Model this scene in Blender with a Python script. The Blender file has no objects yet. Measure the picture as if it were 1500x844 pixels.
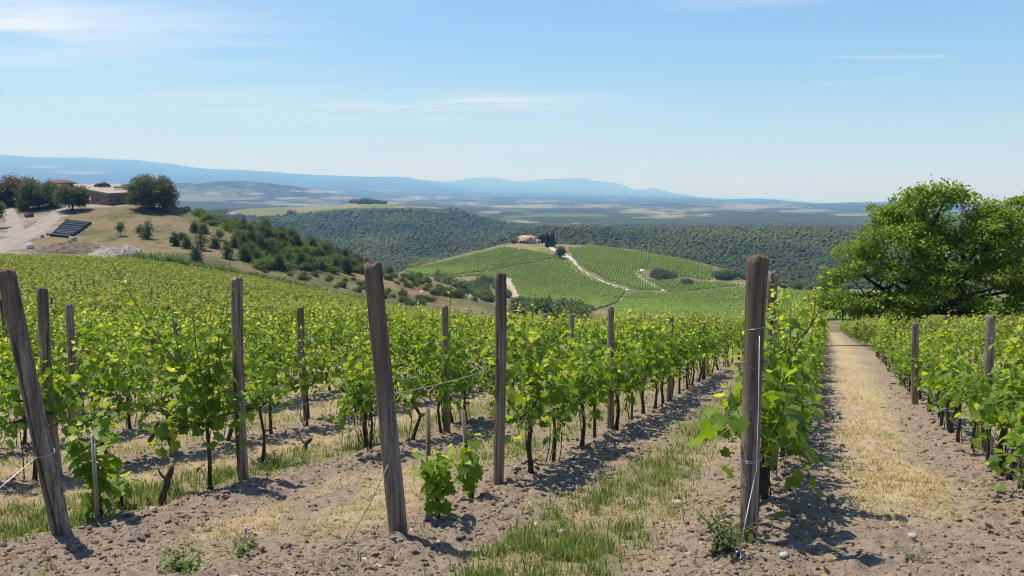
import bpy, math, random
import numpy as np
from math import radians as R, sin, cos, pi, tan, atan, atan2, hypot, log, exp

rnd = random.Random(7)
RNG = np.random.default_rng(11)
SC = bpy.context.scene
COL = SC.collection

# ------------------------------------------------------------------ camera, sky, sun, exposure
FPX, CX, CY = 1248.0, 750.0, 422.0            # focal length and centre of the photograph in its own pixels
EYE = 1.5
PITCH = atan((CY - 280.0) / FPX)
cd = bpy.data.cameras.new('camera'); cam = bpy.data.objects.new('camera', cd); COL.objects.link(cam)
cam.location = (0, 0, EYE); cam.rotation_euler = (pi / 2 - PITCH, 0, 0)
cd.sensor_width = 36.0; cd.lens = 36.0 * FPX / 1500.0; cd.clip_start = 0.05; cd.clip_end = 250000
SC.camera = cam
SC.render.resolution_x, SC.render.resolution_y = 1024, 576

SUN_AZ = atan2(-0.64, 0.42)                   # compass angle from +Y, clockwise
SUN_EL = R(67)
sd = bpy.data.lights.new('sun', 'SUN'); sun = bpy.data.objects.new('sun', sd); COL.objects.link(sun)
sd.energy = 4.9; sd.angle = R(0.53); sd.color = (1.0, 0.95, 0.87)
sun.rotation_euler = (pi / 2 - SUN_EL, 0, pi - SUN_AZ)

SC.view_settings.view_transform = 'Standard'; SC.view_settings.look = 'None'
SC.view_settings.exposure = 0.34; SC.view_settings.gamma = 1.0; SC.view_settings.use_curve_mapping = False
SC.render.engine = 'CYCLES'
cy = SC.cycles
cy.filter_width = 1.15; cy.max_bounces = 6; cy.diffuse_bounces = 3; cy.glossy_bounces = 2; cy.transmission_bounces = 3
cy.transparent_max_bounces = 4; cy.volume_bounces = 3
cy.sample_clamp_indirect = 6.0; cy.caustics_reflective = False; cy.caustics_refractive = False
try:
    cy.use_denoising = True; cy.denoiser = 'OPENIMAGEDENOISE'; cy.denoising_prefilter = 'ACCURATE'
except Exception:
    pass

world = bpy.data.worlds.new('World'); SC.world = world; world.use_nodes = True


class NT:
    """Small helper for node trees."""
    def __init__(s, tree):
        s.t = tree; s.n = tree.nodes; s.l = tree.links

    def new(s, kind, **kw):
        nd = s.n.new(kind)
        for k, v in kw.items():
            setattr(nd, k, v)
        return nd

    def link(s, a, b): s.l.new(a, b)

    def val(s, x, sock):
        if hasattr(x, 'is_linked') or hasattr(x, 'links'):
            s.l.new(x, sock)
        else:
            sock.default_value = x

    def math(s, op, a, b=0.0, clamp=False):
        nd = s.n.new('ShaderNodeMath'); nd.operation = op; nd.use_clamp = clamp
        s.val(a, nd.inputs[0]); s.val(b, nd.inputs[1]); return nd.outputs[0]

    def mix(s, f, a, b, blend='MIX'):
        nd = s.n.new('ShaderNodeMix'); nd.data_type = 'RGBA'; nd.blend_type = blend; nd.clamp_factor = True
        s.val(f, nd.inputs[0])
        for x, k in ((a, 6), (b, 7)):
            if isinstance(x, (tuple, list)): x = tuple(x) + (1.0,) if len(x) == 3 else x
            s.val(x, nd.inputs[k])
        return nd.outputs[2]

    def noise(s, vec, scale, detail=4.0, rough=0.55, dist=0.0):
        nd = s.n.new('ShaderNodeTexNoise'); nd.inputs['Scale'].default_value = scale
        nd.inputs['Detail'].default_value = detail; nd.inputs['Roughness'].default_value = rough
        nd.inputs['Distortion'].default_value = dist
        if vec is not None: s.l.new(vec, nd.inputs['Vector'])
        return nd.outputs['Fac']

    def ramp(s, f, stops, interp='LINEAR'):
        nd = s.n.new('ShaderNodeValToRGB'); cr = nd.color_ramp; cr.interpolation = interp
        while len(cr.elements) < len(stops): cr.elements.new(0.5)
        for e, (p, c) in zip(cr.elements, stops):
            e.position = p; e.color = (c, c, c, 1) if not isinstance(c, (tuple, list)) else (*c[:3], 1)
        s.l.new(f, nd.inputs[0]); return nd.outputs[0]

    def maprange(s, f, a, b, c=0.0, d=1.0):
        nd = s.n.new('ShaderNodeMapRange'); nd.clamp = True
        s.val(f, nd.inputs[0])
        for i, v in zip((1, 2, 3, 4), (a, b, c, d)): nd.inputs[i].default_value = v
        return nd.outputs[0]

    def mapping(s, vec, scale=(1, 1, 1), loc=(0, 0, 0), rot=(0, 0, 0)):
        nd = s.n.new('ShaderNodeMapping'); s.l.new(vec, nd.inputs[0])
        nd.inputs['Scale'].default_value = scale; nd.inputs['Location'].default_value = loc
        nd.inputs['Rotation'].default_value = rot
        return nd.outputs[0]


def build_sky():
    w = NT(world.node_tree)
    bg = w.n['Background']
    sky = w.new('ShaderNodeTexSky'); sky.sky_type = 'NISHITA'; sky.sun_disc = False
    sky.sun_elevation = SUN_EL; sky.sun_rotation = SUN_AZ % (2 * pi)
    sky.altitude = 400; sky.air_density = 1.0; sky.dust_density = 0.9; sky.ozone_density = 1.6
    tc = w.new('ShaderNodeTexCoord')
    sx = w.new('ShaderNodeSeparateXYZ'); w.link(tc.outputs['Generated'], sx.inputs[0])
    X, Y, Z = sx.outputs
    # thin cirrus on a flat cloud layer: position on the layer is direction / height
    zz = w.math('ADD', w.math('MAXIMUM', Z, 0.0), 0.06)
    lay = w.new('ShaderNodeCombineXYZ')
    w.link(w.math('DIVIDE', X, zz), lay.inputs[0]); w.link(w.math('DIVIDE', Y, zz), lay.inputs[1])
    v1 = w.mapping(lay.outputs[0], scale=(0.55, 1.5, 1), rot=(0, 0, R(8)))
    n1 = w.noise(v1, 1.1, 7, 0.6, 0.6)
    v2 = w.mapping(lay.outputs[0], scale=(0.16, 0.3, 1), loc=(3.7, 1.2, 0))
    n2 = w.noise(v2, 1.0, 2, 0.5)
    wisps = w.math('MULTIPLY', w.maprange(n1, 0.47, 0.78), w.maprange(n2, 0.45, 0.66))
    # the two banks the photograph shows, as patches of that layer
    a = w.math('ARCTAN2', X, Y)
    el = w.math('ARCSINE', Z)
    def patch(az, e, ra, re):
        da = w.math('DIVIDE', w.math('SUBTRACT', a, az), ra); de = w.math('DIVIDE', w.math('SUBTRACT', el, e), re)
        d2 = w.math('ADD', w.math('MULTIPLY', da, da), w.math('MULTIPLY', de, de))
        return w.math('EXPONENT', w.math('MULTIPLY', d2, -1.0))
    n3 = w.noise(w.mapping(lay.outputs[0], scale=(0.5, 1.6, 1), loc=(1.3, 4.2, 0)), 1.5, 6, 0.6, 0.4)
    n3 = w.maprange(n3, 0.36, 0.66)
    p = patch(-0.56, 0.172, 0.26, 0.042)
    p = w.math('ADD', p, w.math('MULTIPLY', patch(-0.04, 0.098, 0.13, 0.012), 0.75))
    p = w.math('ADD', p, w.math('MULTIPLY', patch(-0.22, 0.215, 0.09, 0.008), 0.5))
    p = w.math('ADD', p, w.math('MULTIPLY', patch(-0.3, 0.10, 0.25, 0.02), 0.35))
    p = w.math('ADD', p, w.math('MULTIPLY', patch(0.30, 0.205, 0.12, 0.007), 0.4))
    cl = w.math('MULTIPLY', p, n3)
    # two thin condensation trails
    def trail(a0, a1, e0, e1, wd):
        f = w.math('DIVIDE', w.math('SUBTRACT', a, a0), a1 - a0)
        e = w.math('ADD', w.math('MULTIPLY', f, e1 - e0), e0)
        d = w.math('DIVIDE', w.math('SUBTRACT', el, e), wd)
        g = w.math('EXPONENT', w.math('MULTIPLY', w.math('MULTIPLY', d, d), -1.0))
        ends = w.math('MULTIPLY', w.maprange(f, 0.0, 0.35), w.maprange(f, 0.9, 1.0, 1.0, 0.0))
        return w.math('MULTIPLY', g, ends)
    tr = w.math('ADD', trail(0.33, 0.47, 0.1435, 0.136, 0.0014), w.math('MULTIPLY', trail(0.28, 0.45, 0.112, 0.119, 0.0012), 0.5))
    cloud = w.math('ADD', w.math('MULTIPLY', cl, 0.85), w.math('MULTIPLY', wisps, 0.4))
    cloud = w.math('ADD', cloud, w.math('MULTIPLY', tr, 0.3), clamp=True)
    tint = w.mix(1.0, sky.outputs[0], (0.88, 1.075, 1.35), 'MULTIPLY')
    col = w.mix(cloud, tint, (8.7, 9.5, 10.2))
    w.link(col, bg.inputs[0])
    bg.inputs[1].default_value = 0.085


build_sky()

# ------------------------------------------------------------------ numbers: noise, photograph <-> world
def _hash(ix, iy, seed):
    h = (ix.astype(np.int64) * 374761393 + iy.astype(np.int64) * 668265263 + seed * 1442695041) & 0xFFFFFFFF
    h = ((h ^ (h >> 13)) * 1274126177) & 0xFFFFFFFF
    h = h ^ (h >> 16)
    return (h & 0xFFFFFF) / float(0xFFFFFF)


def vnoise(x, y, seed=0):
    x = np.asarray(x, float); y = np.asarray(y, float)
    ix = np.floor(x); iy = np.floor(y); fx = x - ix; fy = y - iy
    fx = fx * fx * (3 - 2 * fx); fy = fy * fy * (3 - 2 * fy)
    ix = ix.astype(np.int64); iy = iy.astype(np.int64)
    a = _hash(ix, iy, seed); b = _hash(ix + 1, iy, seed); c = _hash(ix, iy + 1, seed); d = _hash(ix + 1, iy + 1, seed)
    return (a * (1 - fx) + b * fx) * (1 - fy) + (c * (1 - fx) + d * fx) * fy     # 0..1


def fbm(x, y, octs=4, seed=0, gain=0.5):
    s = 0; a = 1.0; tot = 0
    for k in range(octs):
        s = s + a * (vnoise(x * 2 ** k + 17.3 * k, y * 2 ** k - 9.1 * k, seed + k) - 0.5); tot += a; a *= gain
    return s / tot * 2                                                            # -1..1


def smooth(e0, e1, x):
    t = np.clip((np.asarray(x, float) - e0) / (e1 - e0), 0, 1); return t * t * (3 - 2 * t)


def s_of(py):                                  # slope dZ/dY of the line of sight through photograph row py
    return np.tan(np.arctan((CY - np.asarray(py, float)) / FPX) - PITCH)


def t_of(px, py):                              # X/Y of the line of sight
    v = (CY - np.asarray(py, float)) / FPX
    return (np.asarray(px, float) - CX) / FPX / (cos(PITCH) + v * sin(PITCH))


def to_px(x, y, z):                            # world -> photograph pixel (used to read off what the photograph shows there)
    z = np.asarray(z, float) - EYE; y = np.asarray(y, float)
    f = y * cos(PITCH) - z * sin(PITCH); u = y * sin(PITCH) + z * cos(PITCH)
    return CX + FPX * np.asarray(x, float) / f, CY - FPX * u / f


S0 = float(s_of(482.0))                        # the vineyard falls away from the camera at about 16 %
ROW_T = 0.3763                                 # rows run towards (0.3763, 1)
ROW_X = {1: -3.077, 2: -0.781, 3: 1.633, 4: 3.87}
for k in range(0, -90, -1): ROW_X[k] = ROW_X[1] - 2.3 * (1 - k)
for k in range(5, 14): ROW_X[k] = ROW_X[4] + 2.3 * (k - 4)
ROW_Y0 = 5.67

# ------------------------------------------------------------------ the lie of the land
# columns: azimuth as photograph column; knots: distance -> photograph row at which the land stands there
LAND = {
 -900: {9: 0, 30: 480, 60: 410, 100: 370, 170: 350, 230: 320, 290: 290, 400: 292, 700: 310, 1500: 300, 4000: 285, 8000: 262, 12000: 225, 15000: 246, 22000: 262},
 -400: {9: 0, 30: 490, 60: 425, 100: 388, 170: 362, 230: 330, 290: 296, 340: 292, 420: 305, 700: 325, 1500: 318, 4000: 288, 8000: 262, 12000: 222, 15000: 246, 22000: 262},
 -100: {9: 0, 30: 497, 60: 436, 100: 401, 168: 376, 188: 372, 230: 342, 280: 303, 320: 297, 420: 312, 700: 335, 1500: 325, 4000: 290, 8000: 262, 12000: 224, 15000: 246, 22000: 262},
 0:    {9: 0, 30: 500, 60: 440, 100: 405, 170: 379, 190: 373, 230: 342, 280: 305, 310: 298, 420: 315, 700: 338, 1500: 328, 3000: 297, 5000: 278, 8000: 258, 12000: 227, 15000: 246, 22000: 262},
 100:  {9: 0, 30: 502, 60: 444, 100: 407, 170: 381, 190: 376, 230: 341, 275: 302, 310: 296, 420: 315, 700: 340, 1500: 330, 3000: 298, 5000: 279, 8000: 259, 12000: 231, 15000: 250, 22000: 264},
 160:  {9: 0, 30: 503, 60: 446, 100: 409, 170: 384, 190: 378, 230: 345, 262: 309, 275: 300, 310: 297, 420: 320, 700: 342, 1500: 330, 3000: 299, 5000: 280, 8000: 260, 12000: 233, 15000: 251, 22000: 265},
 200:  {9: 0, 30: 504, 60: 448, 100: 411, 170: 386, 190: 380, 230: 347, 262: 311, 275: 300, 305: 297, 420: 325, 700: 345, 1500: 331, 3000: 299, 5000: 281, 8000: 261, 12000: 235, 15000: 252, 22000: 265},
 260:  {9: 0, 30: 505, 60: 452, 100: 417, 170: 392, 190: 384, 230: 352, 260: 318, 280: 303, 305: 302, 420: 335, 700: 352, 1500: 332, 2000: 322, 2300: 313, 2700: 318, 3500: 298, 5000: 283, 8000: 265, 12000: 241, 15000: 255, 22000: 266},
 300:  {9: 0, 30: 506, 60: 455, 100: 422, 172: 401, 190: 393, 225: 362, 255: 330, 275: 317, 300: 320, 420: 350, 700: 360, 1300: 340, 2000: 322, 2300: 312, 2700: 319, 3500: 300, 5000: 285, 8000: 268, 12000: 246, 15000: 258, 22000: 268},
 400:  {9: 0, 30: 508, 60: 465, 100: 436, 175: 417, 195: 409, 225: 380, 250: 352, 268: 343, 300: 352, 420: 375, 700: 388, 1200: 372, 1600: 347, 2000: 320, 2300: 305, 2700: 314, 3500: 303, 5000: 290, 8000: 273, 12000: 251, 15000: 262, 22000: 270},
 500:  {9: 0, 30: 511, 60: 477, 100: 455, 175: 437, 195: 430, 225: 404, 248: 384, 262: 378, 300: 392, 420: 405, 700: 404, 1000: 396, 1200: 388, 1600: 356, 2000: 322, 2300: 302, 2700: 312, 3500: 306, 5000: 293, 8000: 278, 12000: 257, 15000: 266, 22000: 272},
 560:  {9: 0, 30: 515, 60: 486, 100: 468, 175: 452, 200: 440, 225: 420, 245: 400, 258: 394, 300: 408, 420: 418, 650: 408, 900: 402, 1200: 390, 1600: 352, 2000: 318, 2300: 299, 2700: 312, 3500: 306, 5000: 295, 8000: 281, 12000: 259, 15000: 268, 22000: 273},
 600:  {9: 0, 30: 518, 60: 490, 100: 474, 175: 459, 200: 447, 225: 428, 245: 409, 256: 404, 300: 418, 420: 424, 560: 415, 720: 396, 780: 394, 900: 408, 1200: 388, 1600: 350, 2000: 318, 2300: 300, 2700: 312, 3500: 307, 5000: 296, 8000: 283, 12000: 261, 15000: 266, 22000: 274},
 650:  {9: 0, 30: 520, 60: 494, 100: 479, 175: 465, 200: 453, 225: 436, 243: 420, 254: 416, 300: 428, 420: 430, 560: 416, 700: 393, 780: 380, 900: 396, 1200: 385, 1600: 352, 2000: 322, 2300: 304, 2700: 314, 3500: 308, 5000: 297, 8000: 285, 12000: 270, 16000: 266, 22000: 276},
 700:  {9: 0, 30: 521, 60: 497, 100: 484, 175: 471, 200: 461, 225: 446, 250: 438, 300: 440, 420: 440, 560: 420, 680: 392, 790: 368, 900: 388, 1200: 376, 1500: 354, 2000: 334, 2300: 318, 2700: 324, 3500: 310, 5000: 298, 8000: 286, 12000: 277, 16000: 261, 22000: 276},
 750:  {9: 0, 30: 521, 60: 499, 100: 487, 175: 476, 225: 464, 300: 456, 420: 447, 560: 424, 680: 386, 790: 357, 820: 356, 920: 384, 1100: 378, 1400: 341, 1700: 345, 2300: 331, 2700: 330, 3500: 312, 5000: 299, 8000: 287, 12000: 279, 16000: 264, 22000: 278},
 800:  {9: 0, 30: 521, 60: 500, 100: 489, 175: 480, 250: 470, 340: 460, 450: 449, 580: 424, 690: 386, 800: 358, 830: 357, 920: 384, 1100: 372, 1400: 334, 1700: 344, 2500: 332, 3500: 313, 5000: 300, 8000: 288, 12000: 281, 16000: 265, 22000: 280},
 850:  {9: 0, 30: 521, 60: 500, 100: 489, 175: 481, 250: 472, 340: 462, 450: 450, 580: 427, 690: 388, 790: 360, 820: 359, 920: 386, 1100: 370, 1400: 335, 1700: 345, 2500: 332, 3500: 313, 5000: 301, 8000: 289, 12000: 283, 16000: 262, 22000: 281},
 900:  {9: 0, 30: 521, 60: 500, 100: 490, 175: 482, 250: 473, 340: 464, 450: 452, 580: 429, 680: 394, 770: 363, 800: 363, 900: 388, 1100: 371, 1400: 336, 1700: 346, 2500: 332, 3500: 314, 5000: 302, 8000: 290, 12000: 285, 16000: 273, 22000: 284},
 950:  {9: 0, 30: 521, 60: 500, 100: 490, 175: 483, 250: 474, 340: 466, 450: 453, 570: 431, 670: 400, 750: 371, 780: 371, 880: 392, 1100: 372, 1400: 337, 1700: 347, 2500: 333, 3500: 315, 5000: 303, 8000: 291, 12000: 286, 16000: 276, 22000: 287},
 1000: {9: 0, 30: 521, 60: 500, 100: 490, 175: 483, 250: 475, 340: 467, 450: 454, 560: 432, 650: 407, 720: 381, 745: 380, 850: 398, 1100: 374, 1400: 338, 1700: 348, 2500: 333, 3500: 315, 5000: 303, 8000: 291, 12000: 289, 16000: 285, 22000: 289},
 1050: {9: 0, 30: 521, 60: 500, 100: 490, 175: 484, 250: 476, 340: 467, 450: 455, 550: 434, 630: 414, 690: 393, 715: 391, 820: 405, 1100: 376, 1400: 338, 1700: 348, 2500: 333, 3500: 315, 5000: 303, 8000: 294, 12000: 293, 16000: 292, 22000: 290},
 1100: {9: 0, 30: 521, 60: 500, 100: 490, 175: 484, 250: 476, 340: 467, 450: 453, 550: 432, 620: 416, 650: 412, 700: 416, 820: 412, 1100: 378, 1400: 339, 1700: 349, 2500: 333, 3500: 315, 5000: 303, 8000: 294, 12000: 296, 16000: 295, 22000: 289},
 1200: {9: 0, 30: 521, 60: 500, 100: 490, 175: 484, 250: 476, 340: 467, 450: 453, 550: 436, 600: 429, 640: 429, 720: 432, 850: 420, 1100: 384, 1400: 340, 1700: 350, 2500: 333, 3500: 315, 5000: 303, 8000: 298, 12000: 300, 16000: 299, 22000: 296},
 1300: {9: 0, 30: 521, 60: 500, 100: 489, 175: 482, 250: 474, 340: 465, 450: 452, 550: 440, 640: 436, 720: 438, 850: 424, 1100: 390, 1400: 342, 1700: 352, 2500: 333, 3500: 315, 5000: 303, 8000: 297, 12000: 300, 16000: 299, 22000: 299},
 1400: {9: 0, 30: 519, 45: 503, 60: 490, 75: 479, 100: 474, 175: 470, 300: 462, 450: 452, 640: 440, 850: 424, 1100: 392, 1400: 350, 1700: 356, 2500: 333, 3500: 316, 5000: 304, 8000: 299, 16000: 300, 22000: 300},
 1500: {9: 0, 30: 517, 45: 498, 60: 480, 75: 472, 100: 468, 175: 465, 300: 458, 450: 450, 640: 440, 850: 424, 1100: 396, 1400: 362, 1700: 362, 2500: 333, 3500: 316, 5000: 305, 8000: 300, 16000: 301, 22000: 301},
 1800: {9: 0, 30: 515, 45: 494, 60: 476, 100: 462, 175: 458, 300: 450, 640: 436, 1100: 396, 1400: 366, 1800: 362, 2500: 335, 5000: 305, 8000: 300, 16000: 301, 22000: 301},
 2400: {9: 0, 30: 515, 60: 474, 100: 460, 300: 446, 640: 430, 1100: 390, 1500: 364, 2500: 335, 5000: 305, 8000: 300, 16000: 301, 22000: 301},
}


def pchip(xk, yk, x):
    xk = np.asarray(xk, float); yk = np.asarray(yk, float); n = len(xk)
    h = np.diff(xk); d = np.diff(yk) / h
    m = np.zeros(n); m[0] = d[0]; m[-1] = d[-1]
    for i in range(1, n - 1):
        if d[i - 1] * d[i] > 0:
            w1 = 2 * h[i] + h[i - 1]; w2 = h[i] + 2 * h[i - 1]
            m[i] = (w1 + w2) / (w1 / d[i - 1] + w2 / d[i])
    x = np.clip(x, xk[0], xk[-1]); i = np.clip(np.searchsorted(xk, x) - 1, 0, n - 2)
    t = (x - xk[i]) / h[i]
    return ((1 + 2 * t) * (1 - t) ** 2 * yk[i] + t * (1 - t) ** 2 * h[i] * m[i] + t * t * (3 - 2 * t) * yk[i + 1] + t * t * (t - 1) * h[i] * m[i + 1])


def far_y(yy): return yy if yy <= 2700 else 2700 * (yy / 2700) ** 1.6


LY = np.linspace(log(3.0), log(160000.0), 960)
LPX = np.linspace(-900, 2400, 1101)


def land_table():
    cols = sorted(LAND); rows = []
    for c in cols:
        kn = LAND[c]; xs = [log(3.0)]; ys = [S0]
        for yy in sorted(kn):
            xs.append(log(far_y(yy))); ys.append(S0 if kn[yy] == 0 else float(s_of(kn[yy])) + EYE / far_y(yy))
        xs.append(log(160000.0)); ys.append(ys[-1] - 0.001)
        rows.append(pchip(xs, ys, LY))
    rows = np.array(rows)                                   # columns x distances
    out = np.empty((len(LPX), len(LY)))
    for j in range(len(LY)):
        out[:, j] = pchip(cols, rows[:, j], LPX)
    return out


GT = land_table()
RIDGE = {12000: ([-100, 0, 25, 60, 130, 170, 210, 230, 260, 290, 310, 340, 370, 400, 430, 460, 500, 530, 560, 580, 600, 620, 640, 700], [225, 226, 228, 230, 231, 233, 234, 237, 240, 246, 248, 248.5, 249, 252, 255, 256, 258, 259.5, 258.5, 259, 261, 265, 268, 277]),
         16000: ([600, 640, 660, 685, 700, 725, 735, 750, 765, 790, 815, 840, 847, 855, 870, 885, 900, 915, 930, 940, 955, 965, 980, 1000, 1020, 1040, 1075, 1150], [270, 267, 266, 262, 261, 260, 262, 265, 266.5, 263, 262, 260.5, 259.5, 260.5, 265, 266.5, 268, 273, 279.5, 278.5, 275, 278, 283, 286, 289, 291, 293.5, 297])}
for _k, (_x, _y) in RIDGE.items():
    _lo, _hi = _x[0], _x[-1]; _m = (LPX >= _lo) & (LPX <= _hi); _j0 = int(np.argmin(np.abs(LY - log(far_y(_k)))))
    _want = s_of(np.interp(LPX[_m], _x, _y)) + EYE / far_y(_k); _d = _want - GT[_m, _j0]
    GT[_m] += _d[:, None] * np.exp(-((LY - log(far_y(_k))) / 0.14) ** 2)[None]
T_HALF = FPX * cos(PITCH)                                   # photograph column of an azimuth t at the horizon


def land(x, y, detail=True):
    """Height of the land at world (x, y), ground under the camera at 0."""
    x = np.asarray(x, float); y = np.asarray(y, float)
    yc = np.maximum(y, 3.0)
    px = np.clip(CX + T_HALF * x / yc, LPX[0], LPX[-1] - 0.01)
    fi = (px - LPX[0]) / (LPX[1] - LPX[0]); i = fi.astype(int); fi = fi - i
    fj = np.clip((np.log(yc) - LY[0]) / (LY[1] - LY[0]), 0, len(LY) - 1.001); j = fj.astype(int); fj = fj - j
    g = (GT[i, j] * (1 - fi) + GT[i + 1, j] * fi) * (1 - fj) + (GT[i, j + 1] * (1 - fi) + GT[i + 1, j + 1] * fi) * fj
    z = np.where(y < 3.0, S0 * y, y * g)
    if detail:
        a = smooth(2300, 5500, y)
        z = z + a * (fbm(x / 1500, y / 1900, 5, 5) * 62 + fbm(x / 380, y / 600, 3, 8) * 12) * (1 - 0.4 * smooth(14000, 21000, y))
        b = smooth(15000, 22000, y)
        z = z + b * (fbm(x / 900, y / 5000, 5, 21) * 26)
        c = smooth(900, 1300, y) * (1 - a)
        z = z + c * fbm(x / 160, y / 190, 3, 31) * 6
        d = smooth(170, 215, y) * (1 - smooth(500, 900, y))
        z = z + d * fbm(x / 28, y / 28, 3, 41) * 0.7
        # a low round hill and two knolls out on the plain
        for (hx, hy, hw, hd, hh) in ((-2390, 7240, 370, 550, 100), (-2960, 7650, 370, 550, 79), (-1930, 7350, 290, 550, 66), (-418, 2440, 75, 70, 19)):
            z = z + hh * np.exp(-((x - hx) / hw) ** 2 - ((y - hy) / hd) ** 2)
    return z


def hit(px, py, y0=2.0, y1=30000.0):
    """First point of the land that the photograph pixel sees between distances y0 and y1."""
    ys = np.exp(np.linspace(log(y0), log(y1), 6000))
    t = float(t_of(px, py)); s = float(s_of(py))
    dz = EYE + s * ys - land(t * ys, ys)
    k = np.where(dz <= 0)[0]
    if len(k) == 0: k = [int(np.argmin(np.abs(dz / ys)))]
    k = k[0]; yy = ys[k]
    if k > 0 and dz[k] <= 0 < dz[k - 1]:
        f = dz[k - 1] / (dz[k - 1] - dz[k]); yy = ys[k - 1] + f * (ys[k] - ys[k - 1])
    return float(t * yy), float(yy), float(land(t * yy, yy))


def in_poly(px, py, poly):
    px = np.asarray(px); py = np.asarray(py); inside = np.zeros(px.shape, bool); n = len(poly)
    for i in range(n):
        x0, y0 = poly[i]; x1, y1 = poly[(i + 1) % n]
        if y0 == y1: continue
        c = ((y0 > py) != (y1 > py)) & (px < (x1 - x0) * (py - y0) / (y1 - y0) + x0)
        inside ^= c
    return inside


# ------------------------------------------------------------------ mesh helpers
def mesh_from(name, V, F, mats, attrs=None, smooth_shade=False, fm=None):
    """V (n,3); F: array (m,k) or list of such arrays; attrs {name: (n,) or (n,4)} on points."""
    V = np.asarray(V, np.float32)
    Fs = [np.asarray(f, np.int32) for f in (F if isinstance(F, list) else [F]) if len(f)]
    me = bpy.data.meshes.new(name)
    me.vertices.add(len(V)); me.vertices.foreach_set('co', V.ravel())
    nl = sum(f.size for f in Fs); npoly = sum(len(f) for f in Fs)
    me.loops.add(nl); me.polygons.add(npoly)
    me.loops.foreach_set('vertex_index', np.concatenate([f.ravel() for f in Fs]))
    tot = np.concatenate([np.full(len(f), f.shape[1], np.int32) for f in Fs])
    st = np.concatenate([[0], np.cumsum(tot)[:-1]]).astype(np.int32)
    me.polygons.foreach_set('loop_start', st); me.polygons.foreach_set('loop_total', tot)
    if smooth_shade: me.polygons.foreach_set('use_smooth', np.ones(npoly, bool))
    for m in (mats if isinstance(mats, (list, tuple)) else [mats]): me.materials.append(m)
    if fm is not None: me.polygons.foreach_set('material_index', np.asarray(fm, np.int32))
    for k, a in (attrs or {}).items():
        a = np.asarray(a, np.float32)
        if a.ndim == 1:
            at = me.attributes.new(k, 'FLOAT', 'POINT'); at.data.foreach_set('value', a)
        else:
            at = me.attributes.new(k, 'FLOAT_COLOR', 'POINT'); at.data.foreach_set('color', a.ravel())
    me.update(calc_edges=True)
    return me


def link(name, me, parent=None, loc=None, rz=None):
    o = bpy.data.objects.new(name, me); COL.objects.link(o)
    if parent is not None: o.parent = parent
    if loc is not None: o.location = loc
    if rz is not None: o.rotation_euler = (0, 0, rz)
    return o


def tag(o, label, cat, group=None, kind=None):
    if label: o['label'] = label
    if cat: o['category'] = cat
    if group: o['group'] = group
    if kind: o['kind'] = kind
    return o


def thing(name, label, cat, loc=(0, 0, 0), rz=0.0, group=None):
    o = link(name, None, None, loc, rz); o.empty_display_size = 0.2
    return tag(o, label, cat, group)


def struct(name, me, kind='structure'):
    o = link(name, me); o['kind'] = kind; return o


class MB:
    """Collects quads and triangles into one mesh."""
    def __init__(s): s.v = []; s.q = []; s.t = []; s.n = 0; s.a = []

    def add(s, V, Q=None, T=None, a=0.0):
        V = np.asarray(V, float)
        if Q is not None and len(Q): s.q.append(np.asarray(Q, int) + s.n)
        if T is not None and len(T): s.t.append(np.asarray(T, int) + s.n)
        s.v.append(V); s.a.append(np.full(len(V), a) if np.isscalar(a) else np.asarray(a)); s.n += len(V); return s

    def box(s, c, d, rz=0.0, a=0.0, taper=1.0):
        x, y, z = d[0] / 2, d[1] / 2, d[2] / 2; k = taper
        V = np.array([(-x, -y, -z), (x, -y, -z), (x, y, -z), (-x, y, -z), (-x * k, -y * k, z), (x * k, -y * k, z), (x * k, y * k, z), (-x * k, y * k, z)])
        cs, sn = cos(rz), sin(rz)
        V = np.stack([V[:, 0] * cs - V[:, 1] * sn, V[:, 0] * sn + V[:, 1] * cs, V[:, 2]], 1) + np.array(c)
        return s.add(V, [(0, 3, 2, 1), (4, 5, 6, 7), (0, 1, 5, 4), (1, 2, 6, 5), (2, 3, 7, 6), (3, 0, 4, 7)], a=a)

    def tube(s, P, r, sides=8, caps=True, a=0.0):
        P = np.asarray(P, float); n = len(P); r = np.full(n, r) if np.isscalar(r) else np.asarray(r, float)
        T = np.gradient(P, axis=0); T /= np.linalg.norm(T, axis=1, keepdims=True) + 1e-12
        up = np.array([0.0, 0, 1]) if abs(T[0][2]) < 0.9 else np.array([1.0, 0, 0])
        u = np.cross(up, T[0]); u /= np.linalg.norm(u); V = []
        for i in range(n):
            u = u - T[i] * np.dot(u, T[i]); u /= np.linalg.norm(u) + 1e-12; w = np.cross(T[i], u)
            for k in range(sides):
                an = 2 * pi * k / sides; V.append(P[i] + r[i] * (cos(an) * u + sin(an) * w))
        Q = [(i * sides + k, i * sides + (k + 1) % sides, (i + 1) * sides + (k + 1) % sides, (i + 1) * sides + k) for i in range(n - 1) for k in range(sides)]
        Tt = []
        if caps:
            V += [P[0], P[-1]]; b = n * sides
            Tt = [(b, (k + 1) % sides, k) for k in range(sides)] + [(b + 1, (n - 1) * sides + k, (n - 1) * sides + (k + 1) % sides) for k in range(sides)]
        return s.add(V, Q, Tt, a=a)

    def mesh(s, name, mat, smooth_shade=False):
        F = []
        if s.q: F.append(np.concatenate(s.q))
        if s.t: F.append(np.concatenate(s.t))
        return mesh_from(name, np.concatenate(s.v), F, mat, {'tone': np.concatenate(s.a)}, smooth_shade)

    def build(s, name, mat, parent=None, smooth_shade=False, loc=None, rz=None):
        return link(name, s.mesh(name, mat, smooth_shade), parent, loc, rz)


def bezier(p0, p1, p2, n=8):
    t = np.linspace(0, 1, n)[:, None]; p0, p1, p2 = map(np.asarray, (p0, p1, p2))
    return (1 - t) ** 2 * p0 + 2 * t * (1 - t) * p1 + t * t * p2


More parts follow.
